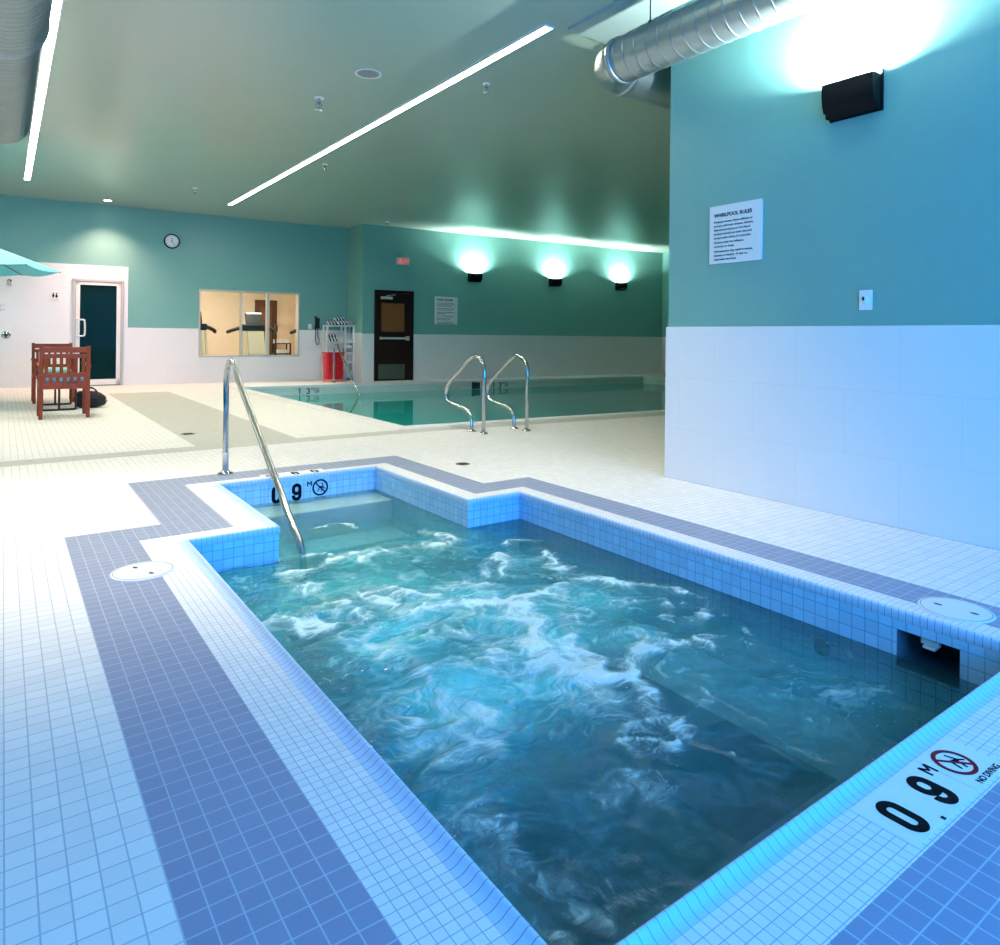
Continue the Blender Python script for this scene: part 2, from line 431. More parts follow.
# return between the two back walls
struct(box((6.6, YD(6.6), 0), (6.76, 15.6, H_CEIL)).build('wall_side', M['paint']), 'narrow teal wall return beside the towel rack', 'wall')
struct(box((6.585, YD(6.6), 0), (6.6, YB(6.6), 1.1)).build('trim_4', M['wains']), 'white tiling on the narrow wall return', 'wall tiling')
k2 = 1 / math.cos(AD)
def V(x): return (x - 6.6) * k2
ex0, ex1, ez = 6.875, 7.84, 2.085
struct(box((V(6.6), 0, 0), (V(XE + .2), WT, H_CEIL)).build('wall_far', M['paint'], loc=(6.6, 14.5, 0), rotz=AD), 'teal wall behind the lap pool with three wall lamps', 'wall')
tr = MB(); tr.box((V(6.585), -.015, 0), (V(ex0), 0, 1.08)); tr.box((V(ex1), -.015, 0), (V(XE), 0, 1.08))
struct(tr.build('trim_5', M['wains'], loc=(6.6, 14.5, 0), rotz=AD), 'white tiling along the wall behind the lap pool', 'wall tiling')
struct(box((XE, 3.5, 0), (XE + .15, 14.2, H_CEIL)).build('wall_end', M['paint']), 'teal end wall beyond the lap pool', 'wall')
struct(box((XE - .015, 3.495, 0), (XE, YD(XE) - .015, 1.08)).build('trim_6', M['wains']), 'white tiling on the end wall of the pool hall', 'wall tiling')
struct(box((XL - .15, R0, 0), (XL, 16.0, H_CEIL)).build('wall_left', M['paint']), 'teal left wall of the hall', 'wall')
# wall behind the camera with a big daylight window
nx0, nx1, nz0, nz1 = -1.6, 3.9, .25, 2.75
wn = MB()
for a, b in (((XL, R0 - .2, 0), (nx0, R0, H_CEIL)), ((nx1, R0 - .2, 0), (RX, R0, H_CEIL)), ((nx0, R0 - .2, 0), (nx1, R0, nz0)), ((nx0, R0 - .2, nz1), (nx1, R0, H_CEIL))):
    wn.box(a, b)
struct(wn.build('wall_near', M['paint']), 'teal wall with a large daylight window', 'wall')
wf = MB()
for x in (nx0, -.2, 1.15, 2.5, nx1 - .05): wf.box((x, R0 - .14, nz0), (x + .05, R0 - .06, nz1))
for z in (nz0, nz1 - .05): wf.box((nx0, R0 - .14, z), (nx1, R0 - .06, z + .05))
struct(wf.build('window_2', M['alu']), 'aluminium framed daylight window', 'window')

# ---- gym window
w1 = MB(); fw = .035
w1.box((U(wx0), -.03, wz0), (U(wx0) + fw, .1, wz1)); w1.box((U(wx1) - fw, -.03, wz0), (U(wx1), .1, wz1))
w1.box((U(wx0), -.03, wz0), (U(wx1), .1, wz0 + fw)); w1.box((U(wx0), -.03, wz1 - fw), (U(wx1), .1, wz1))
w1.box((U(4.19), -.02, wz0), (U(4.19) + .035, .08, wz1)); w1.box((U(4.745), -.03, wz0), (U(4.745) + .06, .1, wz1))
win = struct(w1.build('window_1', M['alu'], loc=(0, 15.7, 0), rotz=AB, bevel=.003), 'three pane interior window looking into the gym', 'window')
for a, b in ((wx0, 4.19), (4.225, 4.745), (4.805, wx1)):
    box((U(a), .03, wz0), (U(b), .038, wz1)).build('pane', M['clear'], win)

# ---- glass door to the changing rooms
d1 = MB()
d1.box((U(dx0), -.05, 0), (U(dx0) + .05, .0, dz)); d1.box((U(dx1) - .05, -.05, 0), (U(dx1), 0, dz)); d1.box((U(dx0), -.05, dz - .05), (U(dx1), 0, dz))
door = struct(d1.build('door_1', M['alu'], loc=(0, 15.7, 0), rotz=AB, bevel=.003), 'dark glass door in an aluminium frame', 'door')
lf = MB(); a0, a1, c0, c1 = U(dx0) + .055, U(dx1) - .055, .02, dz - .055
lf.box((a0, -.04, c0), (a0 + .07, -.004, c1)); lf.box((a1 - .07, -.04, c0), (a1, -.004, c1)); lf.box((a0, -.04, c0), (a1, -.004, c0 + .11)); lf.box((a0, -.04, c1 - .06), (a1, -.004, c1))
lf.build('door_leaf', M['whitemetal'], door, bevel=.003)
box((a0 + .07, -.026, c0 + .11), (a1 - .07, -.018, c1 - .06)).build('pane', M['tinted'], door)
hx = a0 + .035
MB().tube(smooth_path([(hx, -.03, 1.29), (hx, -.085, 1.29), (hx + .09, -.10, 1.29), (hx + .115, -.10, 1.25), (hx + .115, -.10, 1.02), (hx + .09, -.10, .98), (hx, -.085, .98), (hx, -.03, .98)], 5), .016).build('pull_handle', M['whitemetal'], door)

# ---- dark wooden exit door
def dl(x): return V(x)
fr = MB(); fw = .07
fr.box((dl(ex0), -.05, 0), (dl(ex0) + fw, 0, ez)); fr.box((dl(ex1) - fw, -.05, 0), (dl(ex1), 0, ez)); fr.box((dl(ex0), -.05, ez - fw), (dl(ex1), 0, ez))
door2 = struct(fr.build('door_2', M['darkwood'], loc=(6.6, 14.5, 0), rotz=AD, bevel=.004), 'dark wooden door with an amber glass panel', 'door')
x0, x1 = dl(ex0) + fw + .003, dl(ex1) - fw - .003
lf = MB(); gx0, gx1, gz0, gz1 = x0 + .09, x1 - .16, 1.13, 1.79
lf.box((x0, -.035, .01), (x1, -.002, gz0)); lf.box((x0, -.035, gz1), (x1, -.002, ez - fw - .003)); lf.box((x0, -.035, gz0), (gx0, -.002, gz1)); lf.box((gx1, -.035, gz0), (x1, -.002, gz1))
lf.build('door_leaf', M['darkwood'], door2)
box((gx0, -.024, gz0), (gx1, -.014, gz1)).build('pane', M['amber'], door2)
box((x0 + .03, -.039, .04), (x1 - .14, -.035, .38)).build('kick_plate', M['dullglass'], door2)
pb = MB(); pb.box((x0 + .05, -.085, .955), (x1 - .06, -.05, 1.005)); pb.box((x0 + .05, -.052, .95), (x0 + .11, -.034, 1.01)); pb.box((x1 - .13, -.095, .93), (x1 - .05, -.034, 1.03))
pb.build('panic_bar', M['alu'], door2, bevel=.006)
cl = MB(); cl.box((x0 + .07, -.10, 1.875), (x0 + .34, -.035, 1.935)); cl.tube([(x0 + .2, -.07, 1.935), (x0 + .2, -.07, 1.96), (x0 + .42, -.06, 1.985)], .008, 8)
cl.build('door_closer', M['alu'], door2, bevel=.006)

# ------------------------------------------------------------------ whirlpool
spa = thing('whirlpool', 'sunken blue tiled whirlpool with churning foamy water', 'whirlpool', (1.8, 2.9, 0))
SO = Vector((1.8, 2.9, 0))
def S(o): o.location = -SO; return o       # geometry below is written in world coordinates
cb = MB(); prof = [(0, -.030), (-.0035, -.022), (-.0035, .006), (-.001, .0125), (.004, .0155), (.009, .0145), (.015, .010), (.023, .0045), (.032, .0012), (.042, .0)]
rings = [[(x, y, z) for x, y in offs(LIP, d)] for d, z in prof]
for i in range(8):
    j = (i + 1) % 8; mi = 0 if abs(LIP[i][0] - LIP[j][0]) < 1e-6 else 1
    vs = [r[i] for r in rings] + [r[j] for r in rings]; n = len(prof)
    cb.add(vs, [(q, q + 1, n + q + 1, n + q) for q in range(n - 1)], mi, True)
S(cb.build('coping', [M['curby'], M['curbx']], spa))
bs = MB(); SKY0, SKY1, SKZ0, SKZ1 = 1.045, 1.262, -.205, -.064
for i in range(8):
    j = (i + 1) % 8; a, b = LIP[i], LIP[j]
    zt, zm, zb = -.030, -.325, -.95
    if i == 1:      # right wall, with the skimmer mouth cut out
        for (y0, y1, z0, z1) in ((a[1], SKY0, zm, zt), (SKY1, b[1], zm, zt), (SKY0, SKY1, SKZ1, zt), (SKY0, SKY1, zm, SKZ0)):
            bs.quad((a[0], y0, z0), (a[0], y0, z1), (a[0], y1, z1), (a[0], y1, z0), mi=0)
    else: bs.quad((*a, zm), (*a, zt), (*b, zt), (*b, zm), mi=0)
    bs.quad((*a, zb), (*a, zm), (*b, zm), (*b, zb), mi=1)
bs.quad(*[(x, y, -.95) for x, y in LIP], mi=1)
# bench round the tub
bs.box((.762, .836, -.95), (1.2, 3.72, -.50), 1); bs.box((2.4, .836, -.95), (2.81, 3.66, -.50), 1); bs.box((1.2, .836, -.95), (2.4, 1.27, -.50), 1)
S(bs.build('basin', [M['pooltile'], M['basin']], spa))
sp = MB()
for q, y0 in enumerate((4.70, 4.40, 4.10)): sp.box((1.22, y0, -.95), (2.40, 5.0 if q == 0 else y0 + .3, -.19 - .2 * q))
S(sp.build('entry_steps', M['step'], spa, bevel=.01))
# skimmer
sk = MB(); D = .22; X = 2.81
sk.quad((X, SKY0, SKZ0), (X + D, SKY0, SKZ0), (X + D, SKY0, SKZ1), (X, SKY0, SKZ1)); sk.quad((X, SKY1, SKZ0), (X, SKY1, SKZ1), (X + D, SKY1, SKZ1), (X + D, SKY1, SKZ0))
sk.quad((X, SKY0, SKZ0), (X, SKY1, SKZ0), (X + D, SKY1, SKZ0), (X + D, SKY0, SKZ0)); sk.quad((X, SKY0, SKZ1), (X + D, SKY0, SKZ1), (X + D, SKY1, SKZ1), (X, SKY1, SKZ1))
sk.quad((X + D, SKY0, SKZ0), (X + D, SKY1, SKZ0), (X + D, SKY1, SKZ1), (X + D, SKY0, SKZ1), mi=1)
skm = S(sk.build('skimmer', [M['skim'], M['dark']], spa))
wr = box((X + .03, 1.125, -.10), (X + .05, 1.19, -.064)); wr.box((X + .02, 1.135, -.112), (X + .05, 1.18, -.10)); wr.build('weir_flap', M['white'], skm, bevel=.004)
# fitting under the surface
jt = MB(); Tj = lambda x, y, z: (2.81 - z, 1.56 + x, -.245 + y)
jt.lathe([(0, .03), (.014, .03), (.017, .012), (.033, .010), (.037, 0)], T=Tj, seg=20)
S(jt.build('jet_fitting', M['blackplastic'], spa))

# depth markers
def no_dive(parent, name, loc, rot, r, ring=None):
    """round prohibition sign with a diving figure, in local x-y"""
    mb = MB(); annulus(mb, r * .79, r, 0, .0006, mi=0)
    c = math.sqrt(.5) * r * .84; w = r * .055
    mb.prism([(-c - w, c - w), (-c + w, c + w), (c + w, -c + w), (c - w, -c - w)][::-1], 0, .0007, 0)
    def stroke(p, q, w_):
        d = (Vector(q) - Vector(p)).normalized(); nn = Vector((-d.y, d.x)) * w_
        mb.prism([tuple((Vector(p) - nn) * r), tuple((Vector(q) - nn) * r), tuple((Vector(q) + nn) * r), tuple((Vector(p) + nn) * r)], 0, .0006, 1)
    stroke((-.5, .5), (-.1, .1), .06); stroke((-.1, .1), (.38, .0), .09); stroke((-.1, .1), (-.25, -.45), .06); stroke((.38, 0), (.2, .55), .055); stroke((.25, .0), (.1, -.55), .055); stroke((.38, 0), (.66, -.2), .055)
    mb.prism([(r * (.28 + .11 * math.cos(a)), r * (-.28 + .11 * math.sin(a))) for a in np.linspace(0, 2 * PI, 14)[:-1]], 0, .0006, 1)
    o = mb.build(name, [ring or M['red'], M['ink']], parent); o.location = loc; o.rotation_euler = rot
    return o
# near marker, flat in the coping
pl = MB(); pl.box((1.545, .648, -.004), (1.855, .79, .0012)); pl.box((1.859, .648, -.004), (2.03, .79, .0012))
mk = S(pl.build('depth_marker', M['sign'], spa))
def ribbon(mb, pts, w, closed=False, z=.0006):
    """flat stroke of width w along pts"""
    P = [Vector((p[0], p[1])) for p in pts]; n = len(P); A = []; B = []
    for i in range(n):
        p = P[i - 1] if (closed or i) else P[i]; q = P[(i + 1) % n] if (closed or i < n - 1) else P[i]
        d = (q - p).normalized(); nn = Vector((-d.y, d.x)) * w / 2; A.append(P[i] + nn); B.append(P[i] - nn)
    vs = []
    for a_, b_ in zip(A, B): vs += [(a_.x, a_.y, z), (b_.x, b_.y, z), (a_.x, a_.y, 0), (b_.x, b_.y, 0)]
    fs = []
    for i in range(n if closed else n - 1):
        p = 4 * i; q = 4 * ((i + 1) % n); fs += [(p, p + 1, q + 1, q), (p, q, q + 2, p + 2), (p + 1, p + 3, q + 3, q + 1)]
    if not closed: fs += [(0, 2, 3, 1), (4 * n - 4, 4 * n - 3, 4 * n - 1, 4 * n - 2)]
    return mb.add(vs, fs)
def stadium(w, h, cy=0., n=12):
    r = w / 2; return [(r * math.cos(a), cy + h / 2 - r + r * math.sin(a)) for a in np.linspace(0, PI, n)] + [(r * math.cos(a), cy - h / 2 + r + r * math.sin(a)) for a in np.linspace(PI, 2 * PI, n)]
def digit(ch, h, parent, loc, rot, wide=.8, m=None, bold=0):
    """sign-painter numerals: condensed, heavy, round-ended"""
    mb = MB(); s_ = h * .2; w = h * .72 * wide - s_; hh = h - s_
    if ch == '0': ribbon(mb, stadium(w, hh), s_, True)
    elif ch == '9':
        up = hh * .60; ribbon(mb, stadium(w, up, hh / 2 - up / 2), s_, True); r = w / 2
        ribbon(mb, [(r, hh / 2 - up / 2), (r, -hh / 2 + r)] + [(r * math.cos(a), -hh / 2 + r + r * math.sin(a)) for a in np.linspace(0, -PI, 12)[1:]] + [(-r, -hh / 2 + r + h * .05)], s_, z=.0009)
    elif ch == '1': ribbon(mb, [(0, -h / 2), (0, h / 2)], s_); ribbon(mb, [(-s_ * 1.1, h * .26), (0, h * .42)], s_ * .7)
    elif ch == '3':
        r = w / 2; u = hh / 4 + .0
        ribbon(mb, [(r * math.cos(a), u + u * math.sin(a)) for a in np.linspace(PI * .9, -PI / 2, 14)], s_); ribbon(mb, [(r * math.cos(a), -u + u * math.sin(a)) for a in np.linspace(PI / 2, -PI * .9, 14)], s_)
    elif ch == 'M':
        w = h * .4; t_ = h * .22; ribbon(mb, [(-w, -h / 2), (-w, h / 2)], t_); ribbon(mb, [(w, -h / 2), (w, h / 2)], t_); ribbon(mb, [(-w, h / 2), (0, -h * .1)], t_ * .9); ribbon(mb, [(0, -h * .1), (w, h / 2)], t_ * .9)
    else: ribbon(mb, [(-h * .05, -h * .44), (h * .05, -h * .44)], h * .10)
    o = mb.build('numeral', m or M['ink'], parent); o.location = loc; o.rotation_euler = rot
    return o
digit('0', .108, mk, (1.617, .711, .0014), (0, 0, 0), .82); digit('.', .10, mk, (1.686, .70, .0014), (0, 0, 0), 1.0); digit('9', .108, mk, (1.769, .713, .0014), (0, 0, 0), .82)
digit('M', .034, mk, (1.843, .752, .0014), (0, 0, 0), 1.0)
no_dive(mk, 'no_diving_symbol', (1.93, .728, .0014), (0, 0, 0), .05)
text('NO DIVING', .022, M['ink'], mk, 'caption', (1.95, .661, .0014), (0, 0, 0), bold=.0006)
# marker on the step wall and on the coping above it
pl = box((1.53, 4.994, -.185), (2.03, 5.0, -.02)); mw = S(pl.build('depth_marker', M['pooltile'], spa))
R = (PI / 2, 0, 0); mw_y = 4.9935
digit('0', .128, mw, (1.617, mw_y, -.112), R, .78); digit('.', .1, mw, (1.68, mw_y, -.112), R); digit('9', .128, mw, (1.765, mw_y, -.112), R, .8)
digit('M', .036, mw, (1.862, mw_y, -.062), R)
no_dive(mw, 'no_diving_symbol', (1.945, mw_y, -.098), R, .062, M['ink'])
text('NO DIVING', .018, M['ink'], mw, 'caption', (1.945, mw_y, -.173), R)
pl = box((1.55, 5.06, -.004), (2.03, 5.2, .0012)); mt = S(pl.build('depth_marker', M['sign'], spa))
R = (0, 0, PI)
digit('0', .10, mt, (1.95, 5.13, .0014), R); digit('.', .1, mt, (1.87, 5.13, .0014), R); digit('9', .10, mt, (1.80, 5.13, .0014), R); no_dive(mt, 'no_diving_symbol', (1.63, 5.13, .0014), R, .05)

# ---- churning water
# spots on the water surface, in metres: foam streaks (path, width, strength), bubble clouds and clear patches (centre, radius, strength)
STREAKS = [
 ([(1.257, 2.973), (1.375, 2.995), (1.473, 2.975), (1.564, 2.808), (1.728, 2.802), (1.953, 2.810)], 0.05, 0.34),
 ([(1.405, 2.930), (1.430, 2.730), (1.571, 2.647), (1.773, 2.550), (1.921, 2.492), (2.186, 2.521), (2.409, 2.535), (2.578, 2.370), (2.631, 2.188), (2.592, 2.006), (2.470, 1.927)], 0.045, 0.4),
 ([(1.925, 2.504), (1.838, 2.334), (1.714, 2.182), (1.698, 2.085), (1.682, 1.958), (1.669, 1.839)], 0.06, 0.46),
 ([(1.182, 3.284), (1.210, 3.123), (1.236, 2.958), (1.233, 2.723)], 0.06, 0.22),
 ([(0.875, 2.871), (0.959, 2.837), (1.064, 2.741)], 0.05, 0.34),
 ([(2.001, 2.971), (2.148, 3.084), (2.224, 3.116), (2.130, 2.902)], 0.035, 0.32),
 ([(2.389, 3.248), (2.532, 3.271), (2.533, 3.083), (2.373, 2.738)], 0.055, 0.36),
 ([(2.353, 2.715), (2.126, 2.410), (2.194, 2.516)], 0.05, 0.2),
 ([(1.659, 1.828), (1.733, 1.777), (1.797, 1.733), (1.798, 1.648), (1.744, 1.545), (1.753, 1.397), (1.726, 1.338)], 0.04, 0.44),
 ([(1.872, 1.966), (1.795, 1.842), (1.778, 1.763)], 0.045, 0.4),
 ([(1.817, 1.737), (2.011, 1.819), (2.151, 1.816), (2.321, 1.765)], 0.05, 0.44),
 ([(1.672, 1.735), (1.626, 1.575), (1.616, 1.446)], 0.09, 0.34),
 ([(1.991, 2.229), (1.827, 1.997), (1.774, 1.820)], 0.05, 0.3),
 ([(1.322, 1.314), (1.410, 1.318), (1.418, 1.261)], 0.05, 0.34),
 ([(1.528, 1.414), (1.572, 1.342), (1.668, 1.329)], 0.035, 0.34),
 ([(1.717, 1.313), (1.724, 1.230), (1.742, 1.183)], 0.015, 0.3),
 ([(1.970, 1.529), (1.973, 1.371), (1.952, 1.149), (2.003, 1.054)], 0.014, 0.24),
 ([(1.886, 1.547), (1.944, 1.428)], 0.018, 0.22),
 ([(0.957, 1.474), (0.975, 1.418), (0.992, 1.336)], 0.06, 0.36),
 ([(0.957, 1.309), (1.015, 1.213), (1.033, 1.148)], 0.05, 0.26),
 ([(0.927, 1.156), (0.937, 1.118), (0.946, 1.081)], 0.03, 0.3),
 ([(1.041, 1.092), (1.071, 1.055)], 0.03, 0.28),
 ([(1.237, 1.956), (1.198, 1.782), (1.080, 1.666)], 0.05, 0.2),
 ([(1.623, 3.438), (1.822, 3.472), (2.075, 3.459)], 0.04, 0.26),
 ([(1.168, 3.463), (1.432, 3.527), (1.706, 3.550)], 0.05, 0.24),
 ([(1.620, 4.190), (1.731, 4.171), (1.778, 4.030)], 0.03, 0.34),
 ([(2.130, 3.795), (2.168, 3.614), (2.164, 3.493)], 0.04, 0.3),
 ([(1.335, 3.714), (1.415, 3.745), (1.448, 3.638)], 0.02, 0.34),
 ([(2.574, 1.896), (2.573, 1.769), (2.522, 1.672)], 0.02, 0.22),
 ([(2.334, 2.268), (2.469, 2.206), (2.427, 2.063), (2.144, 1.887)], 0.03, 0.2),
 ([(1.298, 2.467), (1.504, 2.500), (1.562, 2.286), (1.528, 2.102)], 0.05, 0.18),
 ([(1.052, 2.582), (1.233, 2.512), (1.250, 2.217)], 0.06, 0.14),
 ([(1.032, 2.098), (1.030, 1.885), (1.092, 1.809)], 0.05, 0.14),
]
BUBBLES = [((1.229, 3.021), 0.45, 0.75), ((1.607, 2.763), 0.5, 0.9), ((1.694, 2.195), 0.45, 0.9), ((1.279, 1.927), 0.45, 0.95), ((1.527, 1.755), 0.35, 0.8), ((2.257, 2.321), 0.35, 0.7), ((1.298, 2.467), 0.4, 0.85), ((2.605, 2.084), 0.22, 0.45), ((1.049, 1.528), 0.28, 0.6), ((1.534, 3.498), 0.3, 0.5), ((2.297, 2.984), 0.3, 0.45), ((2.094, 1.922), 0.25, 0.55), ((1.454, 1.407), 0.2, 0.4), ((2.204, 1.452), 0.25, 0.26), ((1.883, 1.108), 0.2, 0.22), ((1.150, 1.318), 0.2, 0.35)]
DARK = [((1.876, 1.234), 0.3, 0.45), ((1.481, 1.178), 0.25, 0.5), ((1.216, 1.109), 0.2, 0.5), ((1.054, 1.261), 0.12, 0.5), ((2.722, 3.539), 0.25, 0.4), ((1.312, 3.648), 0.15, 0.3), ((1.826, 1.628), 0.12, 0.35)]
step_ = .0105
XA, YA = np.arange(.762, 2.81 + step_, step_), np.arange(.836, 5.0 + step_, step_)
XA = np.linspace(.762, 2.81, len(XA)); YA = np.linspace(.836, 5.0, len(YA))
GX, GY = np.meshgrid(XA, YA, indexing='ij')
foam = np.zeros_like(GX); bub = .34 * np.clip((4.3 - GY) / .5, 0, 1) * np.clip((2.78 - GX) / .4, .1, 1) * np.clip((GY - .9) / .3, .3, 1)
wxn = np.zeros_like(GX); wyn = np.zeros_like(GX); h = np.zeros_like(GX); rid = np.zeros_like(GX); blot = np.zeros_like(GX)
for i in range(GX.shape[0]):
    for j in range(GX.shape[1]):
        x, y = XA[i], YA[j]
        v = noise.noise_vector((x * 3.2, y * 3.2, .3)); v2 = noise.noise_vector((x * 10, y * 10, 5.3))
        wxn[i, j] = v.x * .09 + v2.x * .03; wyn[i, j] = v.y * .09 + v2.y * .03
        a, b = x + wxn[i, j], y + wyn[i, j]
        h[i, j] = noise.noise((a * 5, b * 5, 1.)) * .5 + noise.noise((a * 12, b * 12, 2.)) * .3 + noise.noise((a * 28, b * 28, 3.)) * .15
        r1 = 1 - abs(noise.noise((a * 3.4 + v2.x * .4, b * 3.4 + v2.y * .4, 7.)) * 2); r2 = 1 - abs(noise.noise((a * 8, b * 8, 9.)) * 2)
        rid[i, j] = max(0, r1) ** 5 * .7 + max(0, r2) ** 5 * .35
        blot[i, j] = noise.noise((a * 2.2, b * 2.2, 12.))
wx_, wy_ = GX + wxn, GY + wyn
for pts, w, amp in STREAKS:
    Q = [Vector((*p, 0)) for p in pts]; Q = smooth_path(Q, 5)
    d2 = np.full_like(GX, 9.)
    for p, q in zip(Q[:-1], Q[1:]):
        ax, ay = q.x - p.x, q.y - p.y; L2 = ax * ax + ay * ay + 1e-9
        t = np.clip(((wx_ - p.x) * ax + (wy_ - p.y) * ay) / L2, 0, 1)
        d2 = np.minimum(d2, (wx_ - p.x - t * ax) ** 2 + (wy_ - p.y - t * ay) ** 2)
    foam = np.maximum(foam, amp * np.exp(-d2 / (w * w) * .8) * (.45 + .9 * np.clip(rid, 0, 1) + .35 * np.clip(blot + .3, 0, 1)))
for (p, w, a) in BUBBLES:
    q = p; bub = np.maximum(bub, a * np.exp(-((wx_ - q[0]) ** 2 + (wy_ - q[1]) ** 2) / w ** 2))
for (p, w, a) in DARK:
    q = p; bub = bub * (1 - a * np.exp(-((wx_ - q[0]) ** 2 + (wy_ - q[1]) ** 2) / w ** 2))
bub = np.clip(bub * (1 + .45 * blot) + .12 * rid, 0, 1)
active = np.clip(bub * 1.5, .12, 1)
foam = np.clip(foam + (.06 + rid * .24) * np.clip(bub * 1.7 - .2, 0, 1), 0, .6)
calm = np.clip((4.62 - GY) / .5, .1, 1) * np.clip((2.81 - GX) / .35 + .12, .15, 1)
left = np.clip((1.5 - GX) / .6, 0, 1) * np.clip((4.2 - GY) / .3, 0, 1)
Z = WATER_Z + h * (.024 * active + .022 * left) * calm + foam * .025 * calm
idx = -np.ones(GX.shape, int); vs = []; fo_ = []; bu_ = []
def ok(x, y): return y <= 3.70 and (y <= 3.66 or x <= 2.42) or (1.215 <= x <= 2.405)
for i in range(GX.shape[0]):
    for j in range(GX.shape[1]):
        if ok(GX[i, j], GY[i, j]):
            idx[i, j] = len(vs); vs.append((GX[i, j], GY[i, j], Z[i, j])); fo_.append(float(foam[i, j] * calm[i, j])); bu_.append(float(bub[i, j] * calm[i, j]))
wm = MB(); fs = []
for i in range(GX.shape[0] - 1):
    for j in range(GX.shape[1] - 1):
        q = (idx[i, j], idx[i + 1, j], idx[i + 1, j + 1], idx[i, j + 1])
        if min(q) >= 0: fs.append(tuple(int(z) for z in q))
wm.add(vs, fs, 0, True)
wo = S(wm.build('water', M['spawater'], spa))
wo['label'] = 'foaming teal water'
for nm, arr in (('foam', fo_), ('bubbles', bu_)):
    at = wo.data.attributes.new(nm, 'FLOAT', 'POINT'); at.data.foreach_set('value', arr)

# ------------------------------------------------------------------ lap pool
lap = thing('swimming_pool', 'calm teal lap pool at the far side of the deck', 'swimming pool', (8.5, 10., 0))
LO = Vector((8.5, 10., 0))
def Lp(o): o.location = -LO; return o
C4 = [(PX0, l_(PX0)), (PX1, l_(PX1)), (PX1, e_(PX1)), (PX0, e_(PX0))]
lb = MB()
for i in range(4):
    a, b = C4[i], C4[(i + 1) % 4]
    lb.quad((*a, -1.25), (*a, 0), (*b, 0), (*b, -1.25))
lb.quad(*[(x, y, -1.25) for x, y in C4])
Lp(lb.build('basin', M['lapwall'], lap))
co = MB(); o_ = [(x, y, .012) for x, y in offs(C4, .16)]; i_ = [(x, y, .012) for x, y in offs(C4, -.012)]; ob_ = [(x, y, 0) for x, y in offs(C4, .17)]; ib = [(x, y, -.03) for x, y in offs(C4, -.012)]; ib2 = [(x, y, -.032) for x, y in C4]
for i in range(4):
    j = (i + 1) % 4
    co.quad(i_[i], o_[i], o_[j], i_[j]); co.quad(o_[i], ob_[i], ob_[j], o_[j]); co.quad(ib[i], i_[i], i_[j], ib[j]); co.quad(ib2[i], ib[i], ib[j], ib2[j])
Lp(co.build('coping', M['cope'], lap))
LW = -.185
Lp(MB().quad(*[(x, y, LW) for x, y in C4]).build('water', M['lapwater'], lap))
es = MB()
for q in range(4): es.prism([(PX0, e_(PX0)), (PX0, e_(PX0) - .3 * (4 - q)), (6.3, e_(6.3) - .3 * (4 - q)), (6.3, e_(6.3))], -1.25, -.22 - .22 * (3 - q) + .0)
Lp(es.build('entry_steps', M['step'], lap))
def far_marker(x, z, h):
    y = e_(x) - .004; a = math.atan(-.09)
    m_ = MB().box((-.32, -.004, -.10), (.42, 0, .10)).build('depth_marker', M['lapwall'], lap); m_.location = Vector((x, y, z)) - LO; m_.rotation_euler = (0, 0, a)
    for ch, dx in (('1', -.12), ('.', -.045), ('3', .045)): digit(ch, h, m_, (dx, -.006, -.01), (PI / 2, 0, 0), .9, M['inkgrey'], .018)
    digit('M', h * .35, m_, (.13, -.006, .035), (PI / 2, 0, 0), 1, M['inkgrey'])
    sy = no_dive(m_, 'no_diving_symbol', (.22, -.006, 0), (PI / 2, 0, 0), .058); sy.data.materials[0] = M['inkgrey']
far_marker(5.02, -.098, .13); far_marker(9.55, -.098, .14)
x = 9.0; box((-.16, -.005, -.09), (.16, 0, .07)).build('skimmer_mouth', M['dark'], lap).location = Vector((x, e_(x) - .001, -.09)) - LO

# ------------------------------------------------------------------ rails
def flange(mb, p, r=.045): return mb.lathe([(0, .022), (r * .55, .022), (r * .62, .014), (r, .010), (r, .0005), (0, .0005)], c=p, seg=20)
hr = thing('handrail', 'tall polished steel handrail bending down into the whirlpool steps', 'handrail', (1.36, 5.39, 0))
MB().tube(smooth_path([(0, 0, .01), (0, 0, .45), (0, 0, .68), (0, -.03, .775), (0, -.10, .842), (0, -.20, .84), (0, -.27, .785), (0, -.36, .70), (0, -.9, .34), (0, -1.3, .075), (0, -1.5, -.06), (0, -1.62, -.14), (0, -1.66, -.30), (0, -1.66, -.585)], 6), .0205, 18).build('rail_tube', M['chrome'], hr)
flange(MB(), (0, 0, 0), .055).build('floor_flange', M['chrome'], hr)
MB().tube([(0, 0, .012), (0, 0, .16)], .0225, 18).build('sleeve', M['alu'], hr)
def grab(x, y0, label):
    g = thing('pool_grab_rail', label, 'grab rail', (x, y0, 0), 0, 'steel grab rails at the lap pool edge')
    pts = [(0, 0, .01), (0, -.005, .35), (0, -.01, .64), (0, .015, .74), (0, .09, .81), (0, .19, .832), (0, .29, .79), (0, .45, .68), (0, .69, .52), (0, .755, .45), (0, .77, .37), (0, .73, .30), (0, .62, .265), (0, .45, .25), (0, .33, .225), (0, .255, .165), (0, .235, .09), (0, .23, .01)]
    MB().tube(smooth_path(pts, 5), .021, 14).build('rail_tube', M['chrome'], g)
    for y in (0, .23): 
        f_o = flange(MB(), (0, 0, 0), .05).build('floor_flange', M['chrome'], g); f_o.location = (0, y, 0)
    return g
g1 = grab(4.2, 6.12, 'left one of the two bent steel grab rails by the lap pool')
g2 = dup(g1, (4.74, 6.06, 0), 0, 'right one of the two bent steel grab rails by the lap pool')
sr = thing('stair_rail', 'thin steel rail sloping into the far pool corner in front of red hamper', 'handrail', (5.9, 14.42, 0))
